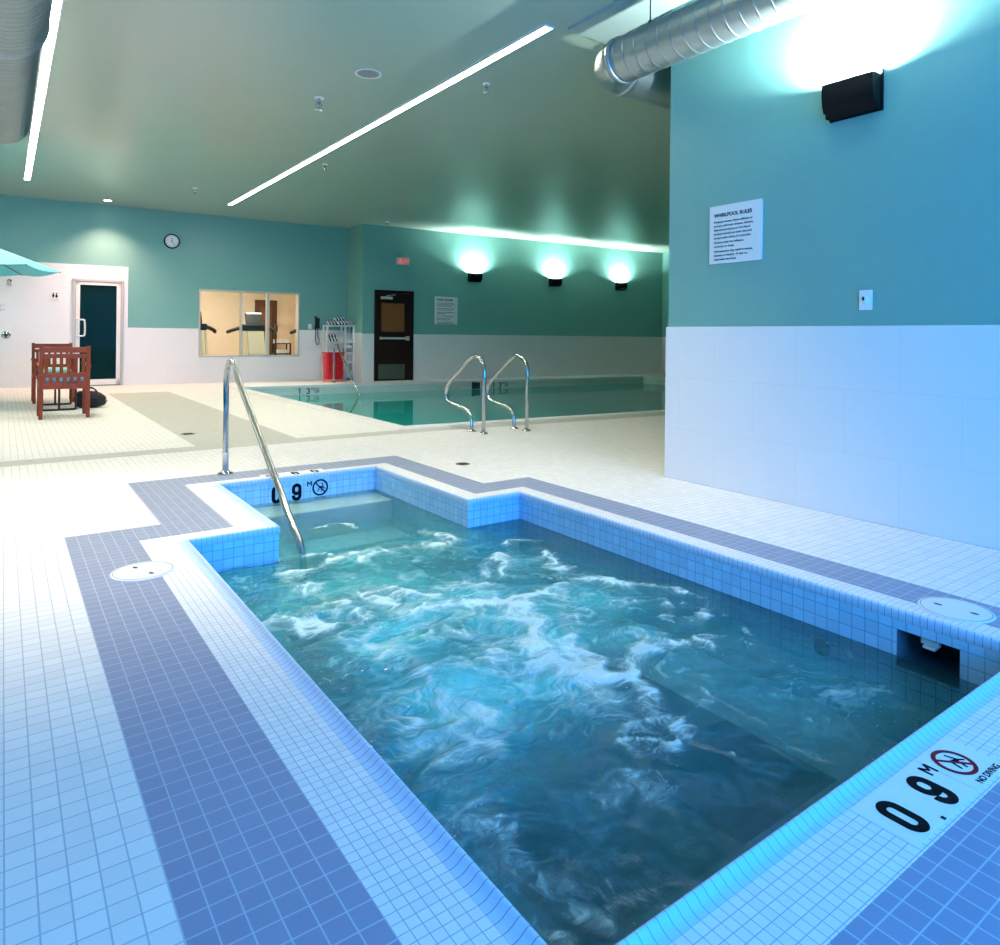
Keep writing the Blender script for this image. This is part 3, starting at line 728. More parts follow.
MB().tube(smooth_path([(0, 0, .01), (0, 0, .45), (0, 0, .70), (0, -.03, .80), (0, -.10, .835), (0, -.19, .81), (0, -.32, .70), (0, -.97, .15), (0, -1.35, -.17), (0, -1.47, -.28), (0, -1.49, -.45), (0, -1.49, -.88)], 5), .021, 12).build('rail_tube', M['chrome'], sr)
flange(MB(), (0, 0, 0), .05).build('floor_flange', M['chrome'], sr)

# ------------------------------------------------------------------ deck fittings
def lid(x, y, a, label):
    t = thing('deck_lid', label, 'access lid', (x, y, 0), a, 'round white skimmer lids in the deck')
    MB().lathe([(0, .004), (.118, .004), (.122, .0035), (.127, .0035), (.129, .0005)], seg=48).build('cover', M['lid'], t)
    annulus(MB(), .1175, .1195, .0042, .0046).build('rim_groove', M['inkgrey'], t)
    for s in (-1, 1): MB().prism([(.013 * math.cos(q) * 1.2 + s * .062, .008 * math.sin(q)) for q in np.linspace(0, 2 * PI, 17)[:-1]], .0041, .0048).build('finger_slot', M['dark'], t)
    return t
lid(.51, 3.38, math.radians(-68), 'round white lid on the grey band left of the whirlpool')
lid(3.028, 1.142, math.radians(-84), 'round white lid on the grey band beside the right wall')
def drain(x, y, r, label, m):
    t = thing('floor_drain', label, 'drain', (x, y, 0), 0)
    MB().lathe([(0, .002), (r * .8, .002), (r, .003), (r * 1.08, .0005)], seg=28).build('drain_ring', m, t)
    sl = MB()
    for q in range(-3, 4): sl.box((-r * .62, q * r * .2 - r * .05, .002), (r * .62, q * r * .2 + r * .05, .0035))
    sl.build('slots', M['dark'], t)
drain(3.07, 4.77, .055, 'small dark floor drain between whirlpool and pool rails', M['darkmetal'])
drain(1.574, 7.73, .075, 'small grey floor drain on the wide grey floor band', M['dullglass'])

# ------------------------------------------------------------------ right wall fittings
RW = -PI / 2     # local x runs along the wall to the viewer's right, local y into the wall
def rw(y, z, off=0.): return (RX - off, y, z)
sg = thing('rules_sign', 'white whirlpool rules sign on the teal wall above the tiling', 'sign', rw(2.911, 1.779), RW)
box((-.209, -.012, -.203), (.209, 0, .203)).build('board', M['sign'], sg, bevel=.002)
text('WHIRLPOOL RULES', .0345, M['ink'], sg, 'heading', (-.17, -.0126, .15), UP, bold=.0012, align='LEFT')
text('Pregnant women, those suffering or\npersons with heart disease, diabetes,\nhigh blood pressure or low blood\npressure should not enter the pool\nexcept under advice of a physician.', .0212, M['ink'], sg, 'paragraph', (-.17, -.0126, .098), UP, align='LEFT', line=1.32, bold=.0004)
text('Persons under the influence\nof alcohol or drugs.', .0212, M['ink'], sg, 'paragraph', (-.17, -.0126, -.046), UP, align='LEFT', line=1.32, bold=.0004)
text('Overexposure may result in nausea,\ndizziness or fainting. 10 min is a\nreasonable time limit.', .0212, M['ink'], sg, 'paragraph', (-.17, -.0126, -.108), UP, align='LEFT', line=1.32, bold=.0004)
sw = thing('wall_switch', 'small white rotary switch plate below the right wall lamp', 'switch', rw(2.022, 1.283), RW)
box((-.038, -.009, -.058), (.038, 0, .058)).build('plate', M['white'], sw, bevel=.003)
Tk = lambda x, y, z: (x, -.009 - z, y)
kn = MB().lathe([(0, .022), (.016, .022), (.019, .002), (.024, 0)], T=Tk, seg=20); kn.build('knob', M['white'], sw); box((-.004, -.040, -.004), (.004, -.030, .018)).build('pointer', M['ink'], sw)

def sconce(loc, rz, w, h, d, label, power, group, backlip=.0, up=.66):
    t = thing('wall_sconce', label, 'wall lamp', loc, rz, group)
    # open-topped housing: curved front, two cheeks, back plate
    prof = [(-d, h), (-d * 1.0, h * .62), (-d * .93, h * .34), (-d * .78, h * .13), (-d * .6, .03), (-d * .56, 0), (0, 0)]
    mb = MB(); th = .008; n = len(prof)
    T0 = lambda s: [(s, y, z) for y, z in prof]
    inn = [(-d + th, h), (-d + th, h * .62), (-d * .93 + th, h * .34 + .004), (-d * .78 + th * .7, h * .13 + .008), (-d * .6, .04), (-d * .5, .014), (-.004, .014)]
    A, B = T0(-w / 2), T0(w / 2); A2 = [(-w / 2 + th, y, z) for y, z in inn]; B2 = [(w / 2 - th, y, z) for y, z in inn]
    mb.add(A + B, [(i, i + 1, n + i + 1, n + i) for i in range(n - 1)], 0, True)
    mb.add(A2 + B2, [(i, n + i, n + i + 1, i + 1) for i in range(n - 1)], 0, True)
    for s, pr, pi in ((-1, A, A2), (1, B, B2)):
        bk = [(s * w / 2, 0, h)]; mb.add(pr + bk, [tuple(range(n + 1)) if s > 0 else tuple(range(n + 1))[::-1]])
        bk2 = [(s * (w / 2 - th), 0, h)]; mb.add(pi + bk2, [tuple(range(n + 1)) if s < 0 else tuple(range(n + 1))[::-1]])
        mb.add([pr[0], pi[0], bk2[0], bk[0]], [(0, 1, 2, 3)])
    mb.add([A[0], B[0], B2[0], A2[0]], [(0, 1, 2, 3)])
    mb.build('housing', M['black'], t)
    bp_ = box((-w / 2 - .004, -.012, -.01), (w / 2 + .012, 0, h + backlip)); bp_.build('back_plate', M['black'], t, bevel=.003)
    lp = MB().tube([(-w * .33, -d * .5, h * .5), (w * .33, -d * .5, h * .5)], .012, 10).build('lamp_tube', M['lampend'], t)
    la = bpy.data.lights.new('sconce_light', 'AREA'); la.shape = 'RECTANGLE'; la.size = w * .72; la.size_y = d * .55; la.energy = power; la.color = (.88, 1., .97)
    lo = bpy.data.objects.new('sconce_light', la); COL.objects.link(lo); lo.parent = t; lo.location = (0, -d * .52, h * up); lo.rotation_euler = (PI, 0, 0)
    return t
sconce(rw(2.095, 2.378), RW, .30, .195, .11, 'large black wall lamp glowing on the teal wall beside the whirlpool', 270, None, .03, .84)
for x, lab in ((9.47, 'black wall lamp nearest the exit door above the lap pool'), (11.91, 'middle black wall lamp above the lap pool'), (14.2, 'black wall lamp nearest the end corner above the lap pool')):
    sconce((x, YD(x), 2.40), AD, .34, .20, .13, lab, 200, 'black uplight wall lamps behind the lap pool')

# ------------------------------------------------------------------ ducts
def ductpts(y0, y1, x, z, r, pitch, amp=.004, seg=40, start=0):
    mb = MB(); n = int(abs(y1 - y0) / pitch); Y = []; Rr = []
    for i in range(n):
        a = y0 + (y1 - y0) * i / n; b = (y1 - y0) / n
        for q, rr in ((0, r), (.40, r), (.455, r + .0002), (.48, r + amp), (.52, r + amp), (.545, r + .0002), (.60, r)): Y.append(a + b * q); Rr.append(rr)
    Y.append(y1); Rr.append(r)
    vs = []; m = len(Y)
    for yy, rr in zip(Y, Rr):
        for k_ in range(seg):
            a = 2 * PI * k_ / seg; vs.append((x + rr * math.cos(a), yy + .05 * pitch * k_ / seg, z + rr * math.sin(a)))
    fs = [(i * seg + k_, i * seg + (k_ + 1) % seg, (i + 1) * seg + (k_ + 1) % seg, (i + 1) * seg + k_) for i in range(m - 1) for k_ in range(seg)]
    return mb.add(vs, fs, 0, True)
DX, DZ, DR = 3.735, 3.115, .162
du = thing('air_duct', 'round spiral steel duct hung above the right wall with an elbow end', 'duct', (DX, 1.0, DZ))
def dd(o): o.location = (-DX, -1.0, -DZ); return o
dd(ductpts(R0 + .05, 3.66, DX, DZ, DR, .105).build('duct_pipe', M['duct'], du))
# elbow: quarter bend from +y to +x, then run beyond the wall end
eb = MB(); path = [(DX, 3.66, DZ)]
RB = .17
for a in np.linspace(0, PI / 2, 9): path.append((DX + RB * (1 - math.cos(a)), 3.66 + RB * math.sin(a), DZ))
path += [(DX + .6, 3.83, DZ), (DX + 1.6, 3.83, DZ)]
eb.tube(path[1:], DR, 40); dd(eb.build('elbow', M['duct'], du))
cl = MB(); T = lambda x, y, z: (DX + x, 3.66 + z, DZ + y); cl.lathe([(DR + .002, -.02), (DR + .012, -.018), (DR + .012, .018), (DR + .002, .02)], T=T, seg=40); 
T = lambda x, y, z: (DX + .17 + z, 3.83 + x, DZ + y); cl.lathe([(DR + .002, -.012), (DR + .010, -.010), (DR + .010, .03), (DR + .002, .032)], T=T, seg=40); dd(cl.build('collar', M['duct'], du))
for y in (3.39, 1.5): dd(MB().tube([(DX, y, DZ + DR), (DX, y, H_CEIL - .03)], .005, 8).tube([(DX, y, DZ + DR - .002), (DX, y, DZ + DR + .04)], .012, 8).build('hanger_rod', M['darkmetal'], du))
dl_ = thing('air_duct', 'ribbed steel duct along the ceiling at the left edge', 'duct', (-.05, 5.0, 3.1))
def de(o): o.location = (.05, -5.0, -3.1); return o
de(ductpts(R0 + .05, 5.5, -.035, 3.09, .262, .07, .006).build('duct_pipe', M['duct'], dl_))
de(ductpts(5.5, 8.2, -.035, 3.09, .232, .055, .006).build('narrow_duct_pipe', M['duct'], dl_))
T = lambda x, y, z: (-.035 + x, 5.5 + z, 3.09 + y); de(MB().lathe([(.228, .03), (.272, .03), (.275, 0), (.272, -.03), (.263, -.03)], T=T, seg=40).build('flange', M['duct'], dl_))
T = lambda x, y, z: (-.035 + x, 8.2 + z, 3.09 + y); de(MB().lathe([(0, .01), (.232, .01), (.239, 0), (.232, -.02)], T=T, seg=40).build('end_cap', M['duct'], dl_))
for y, r_ in ((7.0, .2), (4.0, .23)): de(MB().tube([(-.06, y, 3.09 + r_), (-.06, y, H_CEIL)], .005, 8).build('hanger_rod', M['darkmetal'], dl_))

# ------------------------------------------------------------------ ceiling fittings
def strip(x, y0, y1, label):
    t = thing('linear_light', label, 'ceiling light', (x, (y0 + y1) / 2, H_CEIL), 0, 'long linear ceiling lights')
    L = (y1 - y0) / 2; w = .037
    box((-w, -L, -.012), (w, L, -.004)).build('diffuser', M['lamp'], t)
    la = bpy.data.lights.new('strip_lamp', 'AREA'); la.shape = 'RECTANGLE'; la.size = 2 * w; la.size_y = 2 * L; la.energy = 11 * L * 2; la.color = (1, .90, .70); la.spread = math.radians(160)
    lo = bpy.data.objects.new('strip_lamp', la); COL.objects.link(lo); lo.parent = t; lo.location = (0, 0, -.0135)
    tr_ = MB(); tr_.box((-w - .012, -L - .012, -.014), (-w, L + .012, 0)); tr_.box((w, -L - .012, -.014), (w + .012, L + .012, 0)); tr_.box((-w, -L - .012, -.014), (w, -L, 0)); tr_.box((-w, L, -.014), (w, L + .012, 0))
    tr_.build('trim_frame', M['white'], t)
strip(3.565, 4.32, 13.98, 'long bright ceiling strip light in the middle of the ceiling')
strip(.305, 6.15, 13.82, 'bright ceiling strip light along the left duct')
strip(-2.95, 7.0, 13.82, 'ceiling strip light near the left wall')
sp_ = thing('ceiling_speaker', 'round flush grille in the ceiling beside the middle strip light', 'speaker', (2.83, 6.14, H_CEIL))
MB().lathe([(0, -.004), (.105, -.005)], seg=32).build('grille', M['grille'], sp_); annulus(MB(), .105, .128, -.009, 0).build('rim', M['trimgrey'], sp_)
def sprinkler(x, y, s, label):
    t = thing('sprinkler_head', label, 'sprinkler', (x, y, H_CEIL), 0, 'ceiling sprinkler heads')
    MB().lathe([(0, -.006 * s), (.034 * s, -.006 * s), (.038 * s, 0)], seg=20).build('escutcheon', M['whitemetal'], t)
    fr_ = MB().tube([(0, 0, -.006 * s), (0, 0, -.03 * s)], .011 * s, 10)
    for q in (-1, 1): fr_.tube([(q * .008 * s, 0, -.03 * s), (q * .022 * s, 0, -.05 * s), (0, 0, -.078 * s)], .004 * s, 6)
    fr_.tube([(0, 0, -.03 * s), (0, 0, -.078 * s)], .004 * s, 6); fr_.build('frame', M['chrome'], t)
    MB().lathe([(0, -.078 * s), (.026 * s, -.08 * s), (.026 * s, -.083 * s), (0, -.086 * s)], seg=16).build('deflector', M['chrome'], t)
for x, y, s, lab in ((2.71, 7.1, 1.5, 'sprinkler head left of the middle strip light near the round grille'), (2.68, 12.8, 1.2, 'small sprinkler head near the far end of the middle strip light'), (3.89, 5.68, 1.1, 'sprinkler head right of the middle strip light'), (3.84, 9.8, 1.1, 'tiny sprinkler head right beside the middle strip light'), (6.9, 13.9, 1.1, 'sprinkler head above the dark exit door')):
    sprinkler(x, y, s, lab)
def downlight(x, y, label, power, size, col):
    t = thing('downlight', label, 'ceiling light', (x, y, H_CEIL), 0, 'recessed ceiling downlights')
    MB().lathe([(0, -.003), (.06, -.003)], seg=24).build('lens', M['potlamp'], t); annulus(MB(), .06, .08, -.008, 0).build('trim_ring', M['white'], t)
    la = bpy.data.lights.new('downlight_lamp', 'SPOT'); la.energy = power; la.spot_size = math.radians(size); la.spot_blend = .9; la.color = col; la.shadow_soft_size = .05
    lo = bpy.data.objects.new('downlight_lamp', la); COL.objects.link(lo); lo.parent = t; lo.location = (0, 0, -.02)
downlight(1.60, 15.05, 'small glowing downlight in the ceiling above the glass door', 420, 112, (1, .50, .40))
downlight(.35, 4.4, 'added downlight out of view over the left deck beside the whirlpool', 520, 74, (1, .87, .66))  # unseen lamp, added to bring warm light onto the left deck
downlight(2.6, 3.3, 'added downlight out of view over the whirlpool', 270, 80, (1, .87, .66))  # another lamp added out of frame, to warm the water and right wall

# ------------------------------------------------------------------ back wall fittings
def bw(x, z): return (x, YB(x) - .0, z)
ck = thing('wall_clock', 'round white wall clock with black rim between the two doors', 'clock', bw(2.82, 2.945), AB)
T = lambda x, y, z: (x, -z, y)
MB().lathe([(.128, .012), (.128, .03), (.142, .034), (.152, .022), (.152, 0)], T=T, seg=36).build('rim', M['black'], ck)
MB().lathe([(0, .012), (.13, .012)], T=T, seg=36, smooth=False).build('dial', M['sign'], ck)
tk = MB()
for q in range(12):
    a = q * PI / 6; c, s = math.cos(a), math.sin(a); w_ = .008; L_ = .016
    tk = MB(); tk.box((-w_ / 2, -.0135, .098), (w_ / 2, -.012, .098 + L_), M4=Matrix.Rotation(a, 4, 'Y')); tk.build('hour_mark', M['ink'], ck)

box((-.005, -.016, -.02), (.005, -.014, .070)).build('hour_hand', M['ink'], ck)
o = box((-.0035, -.019, -.02), (.0035, -.017, .105)).build('minute_hand', M['ink'], ck); o.rotation_euler = (0, math.radians(148), 0)
rs = thing('restroom_sign', 'small white restroom sign with two dark figures left of glass door', 'sign', (.80, YB(.80) - .02, 1.735), AB)
box((-.085, -.008, -.10), (.085, 0, .09)).build('plate', M['sign'], rs, bevel=.002)
for s in (-1, 1):
    pm = MB(); T = lambda x, y, z: (s * .026 + x, -.009 - z, y)
    pm.prism([(.013 * math.cos(q), .048 + .013 * math.sin(q)) for q in np.linspace(0, 2 * PI, 13)[:-1]], 0, .001, T=T)
    pm.prism([(-.018, -.015), (.018, -.015), (.018, .03), (-.018, .03)] if s < 0 else [(-.024, -.02), (.024, -.02), (.010, .03), (-.010, .03)], 0, .001, T=T)
    pm.prism([(-.012, -.045), (-.002, -.045), (-.002, -.015), (-.012, -.015)], 0, .001, T=T); pm.prism([(.002, -.045), (.012, -.045), (.012, -.015), (.002, -.015)], 0, .001, T=T)
    pm.build('pictogram', M['ink'], rs)
text('RESTROOMS', .021, M['inkgrey'], rs, 'caption', (0, -.009, -.075), UP)
def tw(x, z): return (x, YB(x) - .02, z)
sh = thing('wall_shower', 'small chrome shower head high on the white tiled wall', 'shower', tw(.09, 1.985), AB)
MB().lathe([(0, .012), (.03, .010), (.036, 0)], T=lambda x, y, z: (x, -z, y), seg=20).build('wall_flange', M['chrome'], sh)
MB().tube(smooth_path([(0, 0, 0), (0, -.06, .01), (0, -.12, -.02)], 5), .011, 10).build('arm', M['chrome'], sh)
MB().tube([(0, -.115, -.015), (0, -.13, -.035), (0, -.15, -.07), (0, -.155, -.08)], [.014, .02, .042, .042], 18).build('head', M['alu'], sh)
sv = thing('shower_valve', 'round chrome shower valve low on the white tiled wall', 'shower valve', tw(.048, .985), AB)
MB().lathe([(0, .008), (.062, .008), (.072, 0)], T=lambda x, y, z: (x, -z, y), seg=28).build('rose', M['chrome'], sv)
v = MB().lathe([(0, .05), (.024, .05), (.028, .008)], T=lambda x, y, z: (x, -z, y), seg=18); v.box((-.012, -.06, -.055), (.012, -.045, .01)); v.build('lever', M['darkmetal'], sv)
hk = thing('wall_hook', 'thin two pronged hook on the white wall between shower head and valve', 'hook', tw(-.06, 1.46), AB)
MB().tube(smooth_path([(0, 0, .06), (.03, -.05, .06), (.10, -.08, .095)], 5), .006, 8).build('prong', M['alu'], hk)
MB().tube(smooth_path([(0, 0, -.02), (.03, -.05, -.02), (.10, -.08, .0)], 5), .006, 8).build('prong', M['alu'], hk)
box((-.02, -.008, -.05), (.02, 0, .09)).build('plate', M['alu'], hk)
ls = thing('light_switch', 'small white switch plate beside the wall telephone', 'switch', bw(5.72, 1.27), AB)
ls.location = bw(5.715, 1.235)
ls.location.z = 1.23
box((-.04, -.008, -.06), (.04, 0, .06)).build('plate', M['white'], ls, bevel=.002); box((-.014, -.012, -.028), (.014, -.008, .028)).build('rocker', M['white'], ls)
ph = thing('wall_phone', 'black wall telephone with hanging cord beside the towel rack', 'telephone', (5.885, YB(5.885), 1.09), AB)
box((-.05, -.05, .10), (.05, 0, .34)).build('phone_body', M['blackplastic'], ph, bevel=.01)
MB().tube(smooth_path([(-.055, -.075, .37), (-.055, -.06, .33), (-.055, -.07, .23), (-.055, -.06, .13), (-.055, -.075, .09)], 4), [.026] * 4 + [.016] * 8 + [.026] * 5, 10).build('handset', M['blackplastic'], ph)
MB().tube(smooth_path([(-.05, -.07, .09), (-.055, -.06, -.05), (-.05, -.05, -.18), (-.015, -.045, -.27), (.03, -.045, -.24), (.035, -.045, -.15), (.01, -.045, -.08), (.005, -.04, .1)], 6), .009, 8).build('cord', M['blackplastic'], ph)

# ------------------------------------------------------------------ pool wall fittings
def dw(x, z): return (x, YD(x), z)
exs = thing('exit_sign', 'small red lettered exit sign above the dark wooden door', 'sign', dw(7.56, 2.775), AD)
box((-.165, -.05, -.085), (.165, 0, .085)).build('housing', M['exitface'], exs, bevel=.006)
text('EXIT', .13, M['exitred'], exs, 'lettering', (.01, -.0505, 0), UP, bold=.004, sx=.95)
ps = thing('rules_sign', 'white pool rules sign on the teal wall right of the dark door', 'sign', dw(8.71, 1.66), AD)
box((-.31, -.012, -.335), (.31, 0, .335)).build('board', M['sign'], ps, bevel=.002)
text('POOL RULES', .075, M['ink'], ps, 'heading', (-.255, -.0126, .29), UP, bold=.002, align='LEFT')
body = ['All persons must shower before\nentering the pool. No glass or food\non the pool deck at any time.', 'No running, pushing or rough play\non the deck or in the water.', 'Children must be supervised by an\nadult at all times.', 'No diving. No lifeguard on duty.', 'Persons with open sores or\ninfections may not enter.', 'Please keep gates closed. In an\nemergency use the wall telephone.']
z = .195
for b_ in body:
    text(b_, .0335, M['ink'], ps, 'paragraph', (-.255, -.0126, z), UP, align='LEFT', line=1.05, bold=.0007); z -= .039 * (b_.count('\n') + 1) + .014

# ------------------------------------------------------------------ towel rack and hamper
rk = thing('towel_rack', 'white open rack of two bays holding towels beside the dark door', 'rack', (6.255, 15.03, 0))
W_, D_, HH = .315, .115, 1.27
fr_ = MB()
for x in (-W_, .115, W_):
    for y in (-D_, D_): fr_.box((x - .017, y - .017, 0), (x + .017, y + .017, HH))
for x in (-W_, .115, W_):
    for z in (.05, HH - .03): fr_.box((x - .014, -D_, z), (x + .014, D_, z + .03))
fr_.build('frame', M['whitemetal'], rk)
for z in (.06, .86, HH - .035): box((-W_, -D_, z), (W_, D_, z + .03)).build('shelf', M['whitemetal'], rk)
for z in (.40, .62): box((.115, -D_, z), (W_, D_, z + .025)).build('shelf', M['whitemetal'], rk)
def stripes():
    t = NT('navy and white striped towelling'); tc = t.node('ShaderNodeTexCoord'); p = t.node('ShaderNodeSeparateXYZ', {0: tc.outputs['Object']})
    q = t.math('ADD', p.outputs[0], t.math('MULTIPLY', p.outputs[2], .55)); m_ = t.math('LESS_THAN', t.math('PINGPONG', q, .036), .018)
    return t.done(t.bsdf(Base_Color=t.mix(m_, (.80, .80, .77), (.012, .018, .024)), Roughness=.9))
M['stripe'] = stripes()
def roll(L=.115, r=.05):
    mb = MB(); n = 40; vs = []; fs = []
    for x in (-L, -L + .012, L - .012, L):
        k_ = r - (.010 if abs(x) == L else 0)
        for q in range(n):
            a = 2 * PI * q / n; rr_ = k_ * (1 - .10 * q / n); vs.append((x, rr_ * math.cos(a), rr_ * math.sin(a)))
    fs = [(i * n + q, i * n + (q + 1) % n, (i + 1) * n + (q + 1) % n, (i + 1) * n + q) for i in range(3) for q in range(n)]
    mb.add(vs, fs, 0, True); mb.add(vs[:n], [tuple(range(n))]); mb.add(vs[3 * n:], [tuple(range(n))[::-1]]); return mb.build('rolled_towel', M['stripe'])
r0 = None
def put_roll(x, y, z, label, group):
    global r0
    if r0 is None: o = r0 = roll()
    else: o = r0.copy(); COL.objects.link(o)
    o.location = (x, y, z); o.rotation_euler = (random.uniform(-.4, .4), 0, 0); tag(o, label, 'towel', group); return o
TZ = HH - .005 + .0515
put_roll(6.075, 14.975, TZ, 'striped rolled towel at the left end of the rack top', 'striped rolled towels on the rack')
put_roll(6.31, 14.975, TZ, 'striped rolled towel in front on the rack top beside the grey towel', 'striped rolled towels on the rack')
put_roll(6.20, 15.085, TZ, 'striped rolled towel at the back of the rack top', 'striped rolled towels on the rack')
put_roll(6.26, 15.03, TZ + .088, 'striped rolled towel lying on the others on the rack top', 'striped rolled towels on the rack')
TZ = .89 + .0515
put_roll(6.09, 14.975, TZ, 'striped rolled towel in front on the middle shelf of the rack', 'striped rolled towels on the rack')
put_roll(6.09, 15.085, TZ, 'striped rolled towel at the back of the middle shelf of the rack', 'striped rolled towels on the rack')
put_roll(6.075, 15.03, TZ + .088, 'striped rolled towel lying on the others on the middle shelf', 'striped rolled towels on the rack')
def folded(w, d, h, n, m):
    mb = MB(); 
    for q in range(n):
        z0 = h * q / n; z1 = h * (q + 1) / n - .003; e = .006
        pts = [(-d + e, z0), (d - e, z0), (d, (z0 + z1) / 2), (d - e, z1), (-d + e, z1), (-d, (z0 + z1) / 2)]
        mb.prism(pts, -w, w, T=lambda x, y, z: (z, x, y))
    return mb.build('folded_towel', m, bevel=.003)
for (x, z, w, hgt, n, m, lab) in ((6.285, .89, .055, .12, 3, 'towel', 'folded white towel beside the striped rolls on the middle shelf'), (6.47, .89, .08, .06, 2, 'towel', 'folded white towel on the upper shelf of the right bay'), (6.47, .645, .08, .10, 3, 'greytowel', 'folded grey towel on the middle shelf of the right bay'), (6.47, .745, .075, .06, 2, 'towel', 'folded white towel on top of the grey one in the right bay'),
    (6.47, .09, .08, .13, 4, 'towel', 'folded white towel on the bottom shelf of the rack'), (6.495, HH - .005, .065, .12, 3, 'greytowel', 'folded grey towel on the right end of the rack top')):
    o = folded(w, .10, hgt, n, M[m]); o.location = (x, 15.03, z + .001); tag(o, lab, 'towel')
hp = thing('laundry_hamper', 'red plastic hamper standing in front of the towel rack', 'hamper', (6.0, 14.70, 0), 0)
hb = MB()
def rr(w, d, z, n=6, r=.06):
    out = []
    for (sx, sy, a0) in ((1, 1, 0), (-1, 1, PI / 2), (-1, -1, PI), (1, -1, 1.5 * PI)):
        for q in range(n + 1):
            a = a0 + q / n * PI / 2; out.append((sx * (w - r) + r * math.cos(a), sy * (d - r) + r * math.sin(a), z))
    return out
def loft(mb, rings_, mi=0, smooth=False):
    n = len(rings_[0]); vs = [p for r in rings_ for p in r]
    mb.add(vs, [(i * n + q, i * n + (q + 1) % n, (i + 1) * n + (q + 1) % n, (i + 1) * n + q) for i in range(len(rings_) - 1) for q in range(n)], mi, smooth); return mb
loft(hb, [rr(.205, .12, .05), rr(.21, .125, .3), rr(.225, .135, .62), rr(.235, .145, .63), rr(.235, .145, .66), rr(.222, .132, .66), rr(.2, .115, .08)], smooth=False)
hb.add(rr(.2, .115, .08), [tuple(range(28))])
hb.build('bin', M['redplastic'], hp)
loft(MB(), [rr(.21, .125, 0), rr(.215, .13, .01), rr(.212, .127, .055), rr(.19, .11, .055)]).build('base_rim', M['pinkplastic'], hp)
for x in (-.16, -.08, 0, .08, .16):
    for z in (.16, .30, .44): box((x - .012, -.136 - z * .012, z), (x + .012, -.120, z + .075)).build('rib', M['redplastic'], hp)
def crumple(label, x, y, z, s, seed):
    mb = MB(); N = 12; R_ = 8; vs = []
    for i in range(R_ + 1):
        ph_ = PI * i / R_
        for q in range(N):
            th = 2 * PI * q / N; r = s * (1 + .35 * noise.noise((math.cos(th) * 1.3 + seed, math.sin(th) * 1.3, ph_)))
            vs.append((r * math.sin(ph_) * math.cos(th), r * .8 * math.sin(ph_) * math.sin(th), r * .75 * math.cos(ph_)))
    mb.add(vs, [(i * N + q, i * N + (q + 1) % N, (i + 1) * N + (q + 1) % N, (i + 1) * N + q) for i in range(R_) for q in range(N)], 0, True)
    o = mb.build('used_towel', M['towel']); o.location = (x, y, z); tag(o, label, 'towel', 'used towels in the red hamper')
for q, x in enumerate((5.855, 5.955, 6.055, 6.15)): crumple('crumpled white towel sticking out of the red hamper', x, 14.70, .665, .044, q * 3.1)

# ------------------------------------------------------------------ patio set
def chair_mesh(root, cushion=True):
    """slatted wooden armchair; local -y is behind the chair (its back), origin at floor centre"""
    w, d = .265, .25
    for sx in (-1, 1):
        bl = MB(); x = sx * (w - .022)
        bl.prism([(-d - .022, 0), (-d + .022, 0), (-d + .022, .45), (-d - .028, .88), (-d - .066, .88), (-d - .022, .45)], -.02, .02, T=lambda p, q, z, x=x: (x + z, p, q)); bl.build('back_leg', M['wood'], root, bevel=.004)
        box((x - .02, d - .04, 0), (x + .02, d, .64)).build('front_leg', M['wood'], root, bevel=.004)
        ar = MB(); ar.prism([(-d - .02, .615), (d + .03, .64), (d + .03, .665), (-d - .02, .645)], -.032, .032, T=lambda p, q, z, x=x: (x + z, p, q)); ar.build('armrest', M['wood'], root, bevel=.006)
    bk = MB()
    def by(z): return -d - (.046 * (z - .45) / .43 if z > .45 else 0)
    bk.box((-w + .02, by(.84) - .014, .80), (w - .02, by(.84) + .014, .868)); bk.box((-w + .02, by(.76) - .012, .735), (w - .02, by(.76) + .012, .785))
    bk.box((-w + .02, by(.52) - .014, .50), (w - .02, by(.52) + .014, .555))
    bk.build('back_rails', M['wood'], root, bevel=.004)
    for q in range(6):
        x = -w + .075 + q * (2 * w - .15) / 5
        s_ = MB(); s_.prism([(by(.5) - .007, .54), (by(.5) + .007, .54), (by(.8) + .007, .75), (by(.8) - .007, .75)], x - .017, x + .017, T=lambda p, q_, z: (z, p, q_)); s_.build('back_slat', M['wood'], root)
    for q in range(7):
        x = -w + .05 + q * (2 * w - .10) / 6
        s_ = MB(); s_.box((x - .02, -d - .010, .42), (x + .02, -d + .006, .51)); s_.build('back_slat', M['wood'], root)
    st_ = MB(); st_.box((-w + .02, -d - .015, .36), (w - .02, -d + .015, .43)); st_.box((-w + .02, d - .035, .36), (w - .02, d - .005, .43))
    for sx in (-1, 1): st_.box((sx * (w - .022) - .014, -d, .36), (sx * (w - .022) + .014, d - .02, .42))
    for q in range(6): x = -w + .06 + q * (2 * w - .12) / 5; st_.box((x - .03, -d, .42), (x + .03, d - .01, .438))
    st_.build('seat_frame', M['wood'], root, bevel=.003)
    if cushion:
        c = MB(); loft(c, [rr(.19, .2, .438, r=.04), rr(.215, .225, .452, r=.05), rr(.22, .23, .478, r=.05), rr(.21, .22, .502, r=.05), rr(.17, .18, .512, r=.04)], smooth=True); c.add(rr(.17, .18, .512, r=.04), [tuple(range(28))], 0, True)
        c.build('cushion', M['cushion'], root)
ch = thing('patio_chair', 'reddish slatted wooden armchair nearest the camera, seen from behind', 'chair', (.615, 10.12, 0), 0, 'wooden patio armchairs'); chair_mesh(ch)
c2 = dup(ch, (.62, 12.34, 0), PI, 'reddish slatted wooden armchair behind the nearer one, its front towards the camera')
tb = thing('side_table', 'low dark metal sled table between the two wooden chairs', 'table', (.615, 11.3, 0))
for s in (-1, 1):
    lg = MB(); y = s * .42
    for a, b in (((-.19, y, .015), (.19, y, .015)), ((-.19, y, .015), (-.19, y, .40)), ((.19, y, .015), (.19, y, .40)), ((0, y, .015), (0, y, .40))): lg.tube([a, b], .0135, 8)
    lg.build('leg_frame', M['darkmetal'], tb)
